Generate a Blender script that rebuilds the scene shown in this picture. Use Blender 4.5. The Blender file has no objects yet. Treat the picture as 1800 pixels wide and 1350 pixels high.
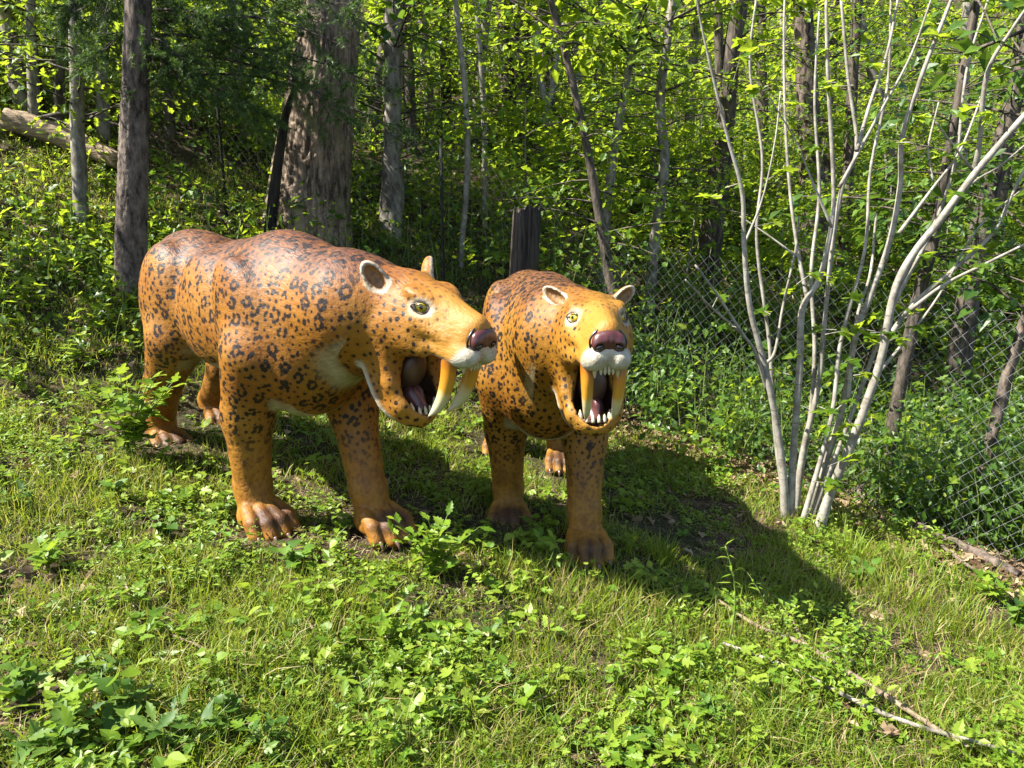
import bpy, math, random
import numpy as np
from mathutils import Vector, Matrix

R = math.radians
rng = np.random.default_rng(7)
random.seed(7)
sc = bpy.context.scene
col = sc.collection

# ------------------------------------------------------------------ camera
CAM_H = 1.6
PITCH = R(12.5)
FPX = 1355.0                      # focal length in pixels of the 1800 px wide photograph
cam_d = bpy.data.cameras.new('camera')
cam = bpy.data.objects.new('camera', cam_d)
col.objects.link(cam)
cam.location = (0, 0, CAM_H)
cam.rotation_euler = (R(90) - PITCH, 0, 0)
cam_d.sensor_width = 36.0
cam_d.lens = 36.0 * FPX / 1800.0
cam_d.clip_start = 0.05
cam_d.clip_end = 500.0
sc.camera = cam

# ------------------------------------------------------------------ sky and sun
SUN_EL = R(50.0)
SUN_DIR = Vector((-math.cos(SUN_EL) * 0.985, -math.cos(SUN_EL) * 0.17, math.sin(SUN_EL))).normalized()  # towards the sun
world = bpy.data.worlds.new('World')
sc.world = world
world.use_nodes = True
wn = world.node_tree
bg = wn.nodes['Background']
sky = wn.nodes.new('ShaderNodeTexSky')
sky.sky_type = 'NISHITA'
sky.sun_disc = False
sky.sun_elevation = SUN_EL
sky.sun_rotation = math.atan2(SUN_DIR.x, SUN_DIR.y)
wn.links.new(sky.outputs[0], bg.inputs[0])
bg.inputs[1].default_value = 0.08
sun_d = bpy.data.lights.new('sun', 'SUN')
sun_d.energy = 5.0
sun_d.angle = R(0.53)
sun_d.color = (1.0, 0.95, 0.86)
sun = bpy.data.objects.new('sun', sun_d)
col.objects.link(sun)
sun.rotation_euler = SUN_DIR.to_track_quat('Z', 'Y').to_euler()
sun.location = SUN_DIR * 30

vs = sc.view_settings
vs.view_transform = 'Standard'
vs.look = 'None'
vs.gamma = 1.0
vs.use_curve_mapping = False
vs.exposure = 2.03
cy = sc.cycles
cy.use_denoising = True
cy.max_bounces = 6
cy.diffuse_bounces = 3
cy.glossy_bounces = 2
cy.transmission_bounces = 3
cy.transparent_max_bounces = 4
cy.sample_clamp_indirect = 4.0
cy.caustics_reflective = False
cy.caustics_refractive = False

# ------------------------------------------------------------------ geometry helpers
CP, SP = math.cos(PITCH), math.sin(PITCH)

def P(px, py, Y):
    """the point on the sight line of a photo pixel that stands Y metres in front of the viewer"""
    x = (px - 900) / FPX
    u = (675 - py) / FPX
    f = CP + u * SP
    z = -SP + u * CP
    t = Y / f
    return np.array((x * t, Y, CAM_H + z * t))

def height(x, y):
    """ground height of the hillside"""
    x = np.asarray(x, float); y = np.asarray(y, float)
    xc = np.clip(x, -6, 3.2)
    z = -0.115 * xc - 0.01 * xc * np.abs(xc)
    yb = 4.75 + 0.35 * (np.clip(x, -8, 6) + 2) + 0.25 * np.maximum(np.clip(x, -8, 6), 0)
    s = y - yb
    z = z + 0.44 * (np.sqrt(s * s + 0.35 ** 2) + s) / 2
    z = z + 0.03 * np.sin(x * 2.3 + 1.0) * np.sin(y * 2.0 + 0.4) + 0.012 * np.sin(x * 7.1 + 2) * np.sin(y * 6.3)
    return z

def G(px, py, ymax=40):
    """where the sight line of a photo pixel meets the ground"""
    ys = np.linspace(1.2, ymax, 4000)
    x = (px - 900) / FPX
    u = (675 - py) / FPX
    f = CP + u * SP
    z = -SP + u * CP
    t = ys / f
    d = CAM_H + z * t - height(x * t, ys)
    i = np.argmax(d < 0) if (d < 0).any() else len(ys) - 1
    return np.array((x * t[i], ys[i], float(height(x * t[i], ys[i]))))

def mesh_np(name, V, F, mat=None, attrs=None, smooth=True):
    """one mesh from arrays; F is (n,3) or (n,4) or a list of such arrays"""
    me = bpy.data.meshes.new(name)
    if not isinstance(F, (list, tuple)):
        F = [F]
    F = [np.asarray(f, np.int32) for f in F if len(f)]
    V = np.asarray(V, np.float32)
    me.vertices.add(len(V))
    me.vertices.foreach_set('co', V.ravel())
    li = np.concatenate([f.ravel() for f in F])
    tot = np.concatenate([np.full(len(f), f.shape[1], np.int32) for f in F])
    st = np.concatenate(([0], np.cumsum(tot)[:-1])).astype(np.int32)
    me.loops.add(len(li))
    me.loops.foreach_set('vertex_index', li)
    me.polygons.add(len(tot))
    me.polygons.foreach_set('loop_start', st)
    me.polygons.foreach_set('loop_total', tot)
    me.polygons.foreach_set('use_smooth', np.full(len(tot), smooth, bool))
    for k, a in (attrs or {}).items():
        at = me.attributes.new(k, 'FLOAT', 'POINT')
        at.data.foreach_set('value', np.asarray(a, np.float32))
    me.update(calc_edges=True)
    if mat is not None:
        me.materials.append(mat)
    return me

def obj(name, me, parent=None, label=None, cat=None, group=None, kind=None, loc=None, rot=None, mat=None):
    o = bpy.data.objects.new(name, me)
    col.objects.link(o)
    if parent is not None:
        o.parent = parent
    if mat is not None and me is not None and not me.materials:
        me.materials.append(mat)
    if label: o['label'] = label
    if cat: o['category'] = cat
    if group: o['group'] = group
    if kind: o['kind'] = kind
    if loc is not None: o.location = loc
    if rot is not None: o.rotation_euler = rot
    return o

def empty(name, loc, label, cat, group=None, rot=None):
    o = obj(name, None, None, label, cat, group, None, loc, rot)
    o.empty_display_size = 0.1
    return o

def merge(parts):
    """join (V, F) or (V, F, attr) pieces"""
    Vs, Fs, As, n = [], [], [], 0
    for p in parts:
        Vs.append(p[0]); Fs.append(np.asarray(p[1]) + n); n += len(p[0])
        if len(p) > 2: As.append(p[2])
    return np.concatenate(Vs), np.concatenate(Fs), (np.concatenate(As) if As else None)

def smooth_path(pts, rad, n):
    """Catmull-Rom through points, with radii"""
    pts = np.asarray(pts, float); rad = np.asarray(rad, float)
    if len(pts) == 2:
        t = np.linspace(0, 1, n)[:, None]
        return pts[0] * (1 - t) + pts[1] * t, rad[0] * (1 - t[:, 0]) + rad[1] * t[:, 0]
    p = np.vstack((2 * pts[0] - pts[1], pts, 2 * pts[-1] - pts[-2]))
    m = len(pts) - 1
    u = np.linspace(0, m - 1e-6, n)
    i = u.astype(int); t = (u - i)[:, None]
    a, b, c, d = p[i], p[i + 1], p[i + 2], p[i + 3]
    q = 0.5 * (2 * b + (c - a) * t + (2 * a - 5 * b + 4 * c - d) * t * t + (3 * b - a - 3 * c + d) * t ** 3)
    r = rad[i] * (1 - t[:, 0]) + rad[np.minimum(i + 1, m)] * t[:, 0]
    return q, r

def tube(pts, rad, sides=8, n=None, noise=0.0, ridges=0, cap=True, seed=0, furrow=None):
    """tapered tube, quads; noise is relative to the radius"""
    n = n or max(3, 4 * len(pts))
    q, r = smooth_path(pts, rad, n)
    tan = np.gradient(q, axis=0)
    tan /= np.linalg.norm(tan, axis=1)[:, None] + 1e-9
    ref = np.array((0.0, 1.0, 0.0)) if abs(tan[:, 1]).mean() < 0.8 else np.array((1.0, 0, 0))
    a = np.cross(tan, ref); a /= np.linalg.norm(a, axis=1)[:, None] + 1e-9
    b = np.cross(tan, a)
    th = np.linspace(0, 2 * np.pi, sides, endpoint=False)
    g = np.random.default_rng(seed + 1)
    rr = r[:, None] * np.ones((1, sides))
    if noise:
        k = g.normal(0, 1, (n, sides))
        k = (k + np.roll(k, 1, 0) + np.roll(k, -1, 0)) / 1.7
        rr = rr * (1 + noise * k)
    if ridges:
        ph = g.uniform(0, 6.28, sides)
        rid = g.normal(0, 1, sides)[None, :] + 0.5 * np.sin(np.linspace(0, 14, n)[:, None] + ph[None, :])
        rr = rr * (1 + ridges * rid)
    if furrow:
        # bark: wandering vertical furrows broken into plates
        K, amp, plate = furrow
        L = np.linspace(0, 1, n)[:, None] * np.linalg.norm(q[-1] - q[0])
        T_ = th[None, :]
        wob = 0.9 * np.sin(L * 5.1 + 2 * np.sin(T_ * 3 + 1)) + 0.6 * np.sin(L * 11.3 + 3 * np.sin(T_ * 5)) + 0.35 * np.sin(L * 23 + T_ * 9)
        rid = np.abs(np.sin(K * 0.5 * T_ + wob)) ** 0.6
        rid2 = np.abs(np.sin(K * 0.37 * T_ - 0.8 * wob + 1.3)) ** 0.5
        br = 0.5 + 0.5 * np.sin(L * plate + 2.5 * np.sin(K * 0.25 * T_ + 0.7 * wob))
        rr = rr * (1 + amp * (0.65 * rid + 0.35 * rid2 - 0.6 + 0.35 * (br ** 3 - 0.3)) + g.normal(0, amp * 0.12, (n, sides)))
    V = q[:, None, :] + rr[:, :, None] * (np.cos(th)[None, :, None] * a[:, None, :] + np.sin(th)[None, :, None] * b[:, None, :])
    V = V.reshape(-1, 3)
    i = np.arange(n - 1)[:, None] * sides
    j = np.arange(sides)[None, :]
    j2 = (j + 1) % sides
    F = np.stack((i + j, i + j2, i + sides + j2, i + sides + j), -1).reshape(-1, 4)
    if cap:
        V = np.vstack((V, q[0], q[-1]))
        c0, c1 = len(V) - 2, len(V) - 1
        jj = np.arange(sides); jn = (jj + 1) % sides
        F = np.vstack((F, np.stack((np.full(sides, c0), jn, jj, jj), -1)[:, [0, 1, 2, 2]] * 1,
                       np.stack((np.full(sides, c1), (n - 1) * sides + jj, (n - 1) * sides + jn, (n - 1) * sides + jn), -1)))
    return V, F

def fixquads(F):
    """split degenerate quads (a,b,c,c) off as triangles"""
    F = np.asarray(F)
    d = F[:, 2] == F[:, 3]
    return [F[~d], F[d][:, :3]]

# ------------------------------------------------------------------ node material helpers
def new_mat(name):
    m = bpy.data.materials.new(name)
    m.use_nodes = True
    nt = m.node_tree
    nt.nodes.clear()
    return m, nt

class NT:
    def __init__(s, nt): s.nt = nt
    def n(s, typ, **kw):
        nd = s.nt.nodes.new(typ)
        for k, v in kw.items():
            if k.startswith('i_'):
                key = k[2:]
                key = int(key) if key.isdigit() else key
                s.set(nd.inputs[key], v)
            else:
                setattr(nd, k, v)
        return nd
    def set(s, inp, v):
        if isinstance(v, bpy.types.NodeSocket):
            s.nt.links.new(v, inp)
        elif isinstance(v, bpy.types.Node):
            s.nt.links.new(v.outputs[0], inp)
        else:
            inp.default_value = v
    def math(s, op, a, b=0.0, c=None, clamp=False):
        nd = s.nt.nodes.new('ShaderNodeMath'); nd.operation = op; nd.use_clamp = clamp
        s.set(nd.inputs[0], a); s.set(nd.inputs[1], b)
        if c is not None: s.set(nd.inputs[2], c)
        return nd.outputs[0]
    def mix(s, f, a, b, blend='MIX'):
        nd = s.nt.nodes.new('ShaderNodeMix'); nd.data_type = 'RGBA'; nd.blend_type = blend
        s.set(nd.inputs[0], f); s.set(nd.inputs[6], a); s.set(nd.inputs[7], b)
        return nd.outputs[2]
    def attr(s, name):
        nd = s.nt.nodes.new('ShaderNodeAttribute'); nd.attribute_name = name
        return nd.outputs['Fac']
    def step(s, x, lo, hi):
        nd = s.nt.nodes.new('ShaderNodeMapRange'); nd.interpolation_type = 'SMOOTHSTEP'
        s.set(nd.inputs['Value'], x); nd.inputs['From Min'].default_value = lo; nd.inputs['From Max'].default_value = hi
        return nd.outputs[0]
    def ramp(s, f, stops):
        nd = s.nt.nodes.new('ShaderNodeValToRGB')
        cr = nd.color_ramp
        while len(cr.elements) < len(stops): cr.elements.new(0.5)
        for e, (p, c) in zip(cr.elements, stops):
            e.position = p; e.color = (*c, 1)
        s.set(nd.inputs[0], f)
        return nd.outputs[0]
    def noise(s, vec, scale, detail=3, rough=0.5):
        nd = s.nt.nodes.new('ShaderNodeTexNoise')
        if vec is not None: s.set(nd.inputs['Vector'], vec)
        nd.inputs['Scale'].default_value = scale; nd.inputs['Detail'].default_value = detail
        nd.inputs['Roughness'].default_value = rough
        return nd.outputs[0]
    def coord(s, which='Object'):
        return s.nt.nodes.new('ShaderNodeTexCoord').outputs[which]
    def mapping(s, vec, scale):
        nd = s.nt.nodes.new('ShaderNodeMapping')
        s.set(nd.inputs['Vector'], vec); nd.inputs['Scale'].default_value = scale
        return nd.outputs[0]
    def bump(s, h, strength, dist):
        nd = s.nt.nodes.new('ShaderNodeBump')
        s.set(nd.inputs['Height'], h); nd.inputs['Strength'].default_value = strength; nd.inputs['Distance'].default_value = dist
        return nd.outputs[0]
    def out(s, sh):
        o = s.nt.nodes.new('ShaderNodeOutputMaterial')
        s.nt.links.new(sh, o.inputs[0])
    def bsdf(s, color, rough=0.6, normal=None, spec=0.5, coat=0.0):
        b = s.nt.nodes.new('ShaderNodeBsdfPrincipled')
        s.set(b.inputs['Base Color'], color); s.set(b.inputs['Roughness'], rough)
        s.set(b.inputs['Specular IOR Level'], spec)
        b.inputs['Coat Weight'].default_value = coat
        b.inputs['Coat Roughness'].default_value = 0.12
        if normal is not None: s.set(b.inputs['Normal'], normal)
        return b.outputs[0]

def leaf_mat(name, stops, trans=(0.36, 0.46, 0.04), tfac=0.5, rough=0.42, spec=0.4):
    """leaf: reflecting front, light shining through; colour varies from leaf to leaf"""
    m, nt = new_mat(name); k = NT(nt)
    oi = nt.nodes.new('ShaderNodeObjectInfo').outputs['Random']
    r = k.math('FRACT', k.math('ADD', k.attr('rnd'), oi))
    c = k.ramp(r, stops)
    b = k.bsdf(c, rough, spec=spec)
    t = nt.nodes.new('ShaderNodeBsdfTranslucent')
    k.set(t.inputs[0], k.mix(0.5, c, (*trans, 1)))
    mx = nt.nodes.new('ShaderNodeMixShader')
    mx.inputs[0].default_value = tfac
    nt.links.new(b, mx.inputs[1]); nt.links.new(t.outputs[0], mx.inputs[2])
    k.out(mx.outputs[0])
    return m

def bark_mat(name, dark, light, vscale=(14, 14, 3), rough=0.85, bump=0.6, moss=None, bands=None):
    m, nt = new_mat(name); k = NT(nt)
    co = k.coord('Object')
    mp = k.mapping(co, vscale)
    n1 = k.noise(mp, 2.0, 6, 0.65)
    n2 = k.noise(co, 3.0, 3)
    f = k.math('ADD', k.math('MULTIPLY', n1, 0.75), k.math('MULTIPLY', n2, 0.25))
    c = k.ramp(f, [(0.40, dark), (0.58, light)])
    if moss:
        c = k.mix(k.step(k.noise(co, 5.0, 4), 0.55, 0.68), c, (*moss, 1))
    if bands:
        nb = k.noise(k.mapping(co, (3, 3, 40)), 1.5, 3, 0.6)
        c = k.mix(k.step(nb, 0.6, 0.72), c, (*bands, 1))
    k.out(k.bsdf(c, rough, k.bump(n1, bump, 0.02), spec=0.25))
    return m

M = {}
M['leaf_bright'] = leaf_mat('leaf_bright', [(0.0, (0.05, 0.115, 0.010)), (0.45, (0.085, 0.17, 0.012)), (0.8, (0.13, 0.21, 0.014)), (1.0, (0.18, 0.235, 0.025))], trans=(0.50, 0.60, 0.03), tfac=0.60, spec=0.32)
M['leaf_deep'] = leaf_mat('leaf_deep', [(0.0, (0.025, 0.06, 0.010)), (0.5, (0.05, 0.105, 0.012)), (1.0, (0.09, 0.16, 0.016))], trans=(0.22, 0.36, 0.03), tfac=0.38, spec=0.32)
M['leaf_weed'] = leaf_mat('leaf_weed', [(0.0, (0.075, 0.15, 0.012)), (0.5, (0.13, 0.215, 0.015)), (1.0, (0.20, 0.265, 0.03))], trans=(0.38, 0.48, 0.04), tfac=0.42, rough=0.45, spec=0.3)
M['leaf_broad'] = leaf_mat('leaf_broad', [(0.0, (0.035, 0.085, 0.012)), (0.6, (0.065, 0.135, 0.016)), (1.0, (0.11, 0.18, 0.03))], trans=(0.3, 0.45, 0.04), tfac=0.38, rough=0.5, spec=0.28)
M['grass'] = leaf_mat('grass', [(0.0, (0.075, 0.135, 0.009)), (0.4, (0.13, 0.20, 0.011)), (0.75, (0.185, 0.235, 0.016)), (0.86, (0.21, 0.21, 0.04)), (0.93, (0.27, 0.21, 0.09)), (1.0, (0.31, 0.235, 0.12))], trans=(0.44, 0.48, 0.04), tfac=0.42, rough=0.5, spec=0.3)
M['needle'] = leaf_mat('needle', [(0.0, (0.025, 0.055, 0.012)), (0.6, (0.05, 0.10, 0.018)), (1.0, (0.085, 0.14, 0.025))], trans=(0.2, 0.34, 0.04), tfac=0.3, rough=0.5)
M['dry_leaf'] = leaf_mat('dry_leaf', [(0.0, (0.07, 0.04, 0.02)), (0.5, (0.17, 0.115, 0.065)), (1.0, (0.30, 0.23, 0.14))], trans=(0.4, 0.25, 0.1), tfac=0.15, rough=0.7, spec=0.2)
M['stem_green'] = leaf_mat('stem_green', [(0.0, (0.08, 0.13, 0.02)), (1.0, (0.14, 0.17, 0.05))], tfac=0.1)
M['bark_pine'] = bark_mat('bark_pine', (0.018, 0.013, 0.010), (0.14, 0.108, 0.085), (11, 11, 4), bump=0.9)
M['bark_oak'] = bark_mat('bark_oak', (0.035, 0.024, 0.017), (0.25, 0.185, 0.13), (13, 13, 1.6), bump=1.0, moss=(0.15, 0.145, 0.07))
M['bark_dark'] = bark_mat('bark_dark', (0.018, 0.014, 0.011), (0.10, 0.08, 0.062), (14, 14, 3), bump=0.8)
M['bark_grey'] = bark_mat('bark_grey', (0.07, 0.062, 0.05), (0.24, 0.215, 0.175), (10, 10, 4), bump=0.5)
M['bark_pale'] = bark_mat('bark_pale', (0.13, 0.115, 0.09), (0.27, 0.25, 0.21), (8, 8, 6), bump=0.25, bands=(0.10, 0.085, 0.065), rough=0.65)
M['bark_twig'] = bark_mat('bark_twig', (0.09, 0.065, 0.04), (0.21, 0.16, 0.11), (20, 20, 5), bump=0.4)
M['snag_black'] = bark_mat('snag_black', (0.004, 0.0035, 0.003), (0.03, 0.024, 0.018), (14, 14, 3), bump=0.8)
M['wood_rot'] = bark_mat('wood_rot', (0.012, 0.009, 0.007), (0.065, 0.05, 0.04), (26, 26, 1.6), bump=1.2)
M['log_tan'] = bark_mat('log_tan', (0.10, 0.07, 0.045), (0.30, 0.22, 0.15), (4, 20, 20), bump=0.8)

# ------------------------------------------------------------------ ground
def build_ground():
    xs = np.concatenate((np.linspace(-60, -9, 40), np.linspace(-8.8, 8.8, 200), np.linspace(9, 60, 40)))
    ys = np.concatenate((np.linspace(-25, 0.8, 20), np.linspace(1.0, 14, 170), np.linspace(14.3, 75, 70)))
    X, Yg = np.meshgrid(xs, ys)
    Z = height(X, Yg) + rng.normal(0, 0.004, X.shape)
    V = np.stack((X, Yg, Z), -1).reshape(-1, 3)
    nx, ny = len(xs), len(ys)
    i, j = np.meshgrid(np.arange(nx - 1), np.arange(ny - 1))
    a = (j * nx + i).ravel()
    F = np.stack((a, a + 1, a + nx + 1, a + nx), -1)
    m, nt = new_mat('forest_floor'); k = NT(nt)
    co = k.coord('Object')
    n1 = k.noise(co, 9.0, 4, 0.65); n2 = k.noise(co, 1.3, 1)
    n3 = k.noise(co, 60.0, 1, 0.6)
    c = k.ramp(n1, [(0.3, (0.014, 0.010, 0.006)), (0.5, (0.035, 0.025, 0.015)), (0.72, (0.12, 0.085, 0.052))])
    c = k.mix(k.math('MULTIPLY', k.step(n2, 0.40, 0.60), 0.7), c, (0.020, 0.024, 0.008, 1))
    c = k.mix(k.math('MULTIPLY', k.step(n3, 0.55, 0.7), 0.4), c, (0.16, 0.12, 0.07, 1))
    k.out(k.bsdf(c, 0.9, spec=0.1))
    obj('ground', mesh_np('ground', V, F, m), kind='structure')
build_ground()

# ------------------------------------------------------------------ signed-distance sculpting for the statues
class Field:
    def __init__(s, lo, hi, h):
        s.lo = np.array(lo, float); s.h = h
        s.n = np.ceil((np.array(hi) - s.lo) / h).astype(int) + 1
        s.ax = [(s.lo[i] + h * np.arange(s.n[i])).astype(np.float32) for i in range(3)]
        s.d = np.full(s.n, 9.0, np.float32)
    def box(s, lo, hi):
        a = np.clip(np.floor((np.array(lo) - s.lo) / s.h).astype(int), 0, s.n - 1)
        b = np.clip(np.ceil((np.array(hi) - s.lo) / s.h).astype(int) + 1, 1, s.n)
        sl = tuple(slice(a[i], b[i]) for i in range(3))
        x = s.ax[0][sl[0]][:, None, None]; y = s.ax[1][sl[1]][None, :, None]; z = s.ax[2][sl[2]][None, None, :]
        return sl, x, y, z
    def put(s, sl, b, k, op='add'):
        a = s.d[sl]
        if op == 'add':
            if k > 0:
                h = np.clip(0.5 + 0.5 * (a - b) / k, 0, 1)
                s.d[sl] = a * (1 - h) + b * h - k * h * (1 - h)
            else:
                s.d[sl] = np.minimum(a, b)
        else:
            b = -b
            h = np.clip(0.5 + 0.5 * (b - a) / max(k, 1e-4), 0, 1)
            s.d[sl] = a * (1 - h) + b * h + k * h * (1 - h)
    def cone(s, a, b, r1, r2, k=0.05, op='add', T=None, sy=1.0):
        """tapered capsule; T maps the head frame into the statue frame"""
        a = np.array(a, float); b = np.array(b, float)
        if T is not None: a = T[0] @ a + T[1]; b = T[0] @ b + T[1]
        m = max(r1, r2) * max(1.0, sy) + k + 3 * s.h
        sl, x, y, z = s.box(np.minimum(a, b) - m, np.maximum(a, b) + m)
        ab = b - a; L = (ab * ab).sum() + 1e-9
        t = np.clip(((x - a[0]) * ab[0] + (y - a[1]) * ab[1] + (z - a[2]) * ab[2]) / L, 0, 1)
        d = np.sqrt((x - a[0] - t * ab[0]) ** 2 + ((y - a[1] - t * ab[1]) / sy) ** 2 + (z - a[2] - t * ab[2]) ** 2)
        s.put(sl, d - (r1 + (r2 - r1) * t), k, op)
    def ell(s, c, r, k=0.05, op='add', T=None, rot=None):
        c = np.array(c, float); r = np.array(r, float)
        Q = np.eye(3)
        if rot is not None: Q = np.array(Matrix.Rotation(rot[0], 3, 'Z') @ Matrix.Rotation(rot[1], 3, 'Y') @ Matrix.Rotation(rot[2], 3, 'X'))
        if T is not None: Q = T[0] @ Q; c = T[0] @ c + T[1]
        m = r.max() + k + 3 * s.h
        sl, x, y, z = s.box(c - m, c + m)
        x = x - c[0]; y = y - c[1]; z = z - c[2]
        u = [(Q[0, i] * x + Q[1, i] * y + Q[2, i] * z) for i in range(3)]
        k0 = np.sqrt((u[0] / r[0]) ** 2 + (u[1] / r[1]) ** 2 + (u[2] / r[2]) ** 2)
        k1 = np.sqrt((u[0] / r[0] ** 2) ** 2 + (u[1] / r[1] ** 2) ** 2 + (u[2] / r[2] ** 2) ** 2) + 1e-6
        s.put(sl, k0 * (k0 - 1) / k1, k, op)
    def chain(s, pts, r, k=0.05, T=None):
        """one even tube through many points, blended in once"""
        pts = np.array(pts, float)
        if T is not None: pts = pts @ T[0].T + T[1]
        m = r + k + 3 * s.h
        sl, x, y, z = s.box(pts.min(0) - m, pts.max(0) + m)
        best = np.float32(9.0)
        for a, b in zip(pts[:-1], pts[1:]):
            ab = b - a; L = (ab * ab).sum() + 1e-9
            t = np.clip(((x - a[0]) * ab[0] + (y - a[1]) * ab[1] + (z - a[2]) * ab[2]) / L, 0, 1)
            best = np.minimum(best, np.sqrt((x - a[0] - t * ab[0]) ** 2 + (y - a[1] - t * ab[1]) ** 2 + (z - a[2] - t * ab[2]) ** 2))
        s.put(sl, best - r, k)
    def sample(s, V, d=None):
        """trilinear lookup"""
        d = s.d if d is None else d
        g = (V - s.lo) / s.h
        i = np.clip(np.floor(g).astype(int), 0, s.n - 2); f = g - i
        o = 0
        for a in (0, 1):
            for b in (0, 1):
                for c in (0, 1):
                    w = (f[:, 0] if a else 1 - f[:, 0]) * (f[:, 1] if b else 1 - f[:, 1]) * (f[:, 2] if c else 1 - f[:, 2])
                    o = o + w * d[i[:, 0] + a, i[:, 1] + b, i[:, 2] + c]
        return o
    def mesh(s):
        """surface nets"""
        d = s.d; sg = d < 0
        c = np.zeros(s.n - 1, np.int8)
        for a in (0, 1):
            for b in (0, 1):
                for e in (0, 1):
                    c += sg[a:s.n[0] - 1 + a, b:s.n[1] - 1 + b, e:s.n[2] - 1 + e]
        act = np.argwhere((c > 0) & (c < 8))
        vid = np.full(s.n - 1, -1, np.int32)
        vid[act[:, 0], act[:, 1], act[:, 2]] = np.arange(len(act))
        off = [(a, b, e) for a in (0, 1) for b in (0, 1) for e in (0, 1)]
        val = np.stack([d[act[:, 0] + o[0], act[:, 1] + o[1], act[:, 2] + o[2]] for o in off], 1)
        pos = np.zeros((len(act), 3)); cnt = np.zeros(len(act))
        for i in range(8):
            for j in range(i + 1, 8):
                oi, oj = np.array(off[i]), np.array(off[j])
                if np.abs(oi - oj).sum() != 1: continue
                m = (val[:, i] < 0) != (val[:, j] < 0)
                t = val[m, i] / (val[m, i] - val[m, j])
                pos[m] += oi + t[:, None] * (oj - oi)
                cnt[m] += 1
        V = s.lo + s.h * (act + pos / cnt[:, None])
        Fs = []
        for ax in range(3):
            o1, o2 = (ax + 1) % 3, (ax + 2) % 3
            sl0 = [slice(None)] * 3; sl1 = [slice(None)] * 3
            sl0[ax] = slice(0, -1); sl1[ax] = slice(1, None)
            s0, s1 = sg[tuple(sl0)], sg[tuple(sl1)]
            e = np.argwhere(s0 != s1)
            e = e[(e[:, o1] > 0) & (e[:, o2] > 0) & (e[:, o1] < s.n[o1] - 1) & (e[:, o2] < s.n[o2] - 1)]
            flip = s0[e[:, 0], e[:, 1], e[:, 2]]
            q = []
            for da, db in ((-1, -1), (0, -1), (0, 0), (-1, 0)):
                p = e.copy(); p[:, o1] += da; p[:, o2] += db
                q.append(vid[p[:, 0], p[:, 1], p[:, 2]])
            q = np.stack(q, 1)
            q[~flip] = q[~flip][:, ::-1]
            Fs.append(q)
        return V, np.concatenate(Fs)

def sst(x, lo, hi):
    t = np.clip((x - lo) / (hi - lo), 0, 1)
    return t * t * (3 - 2 * t)

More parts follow.
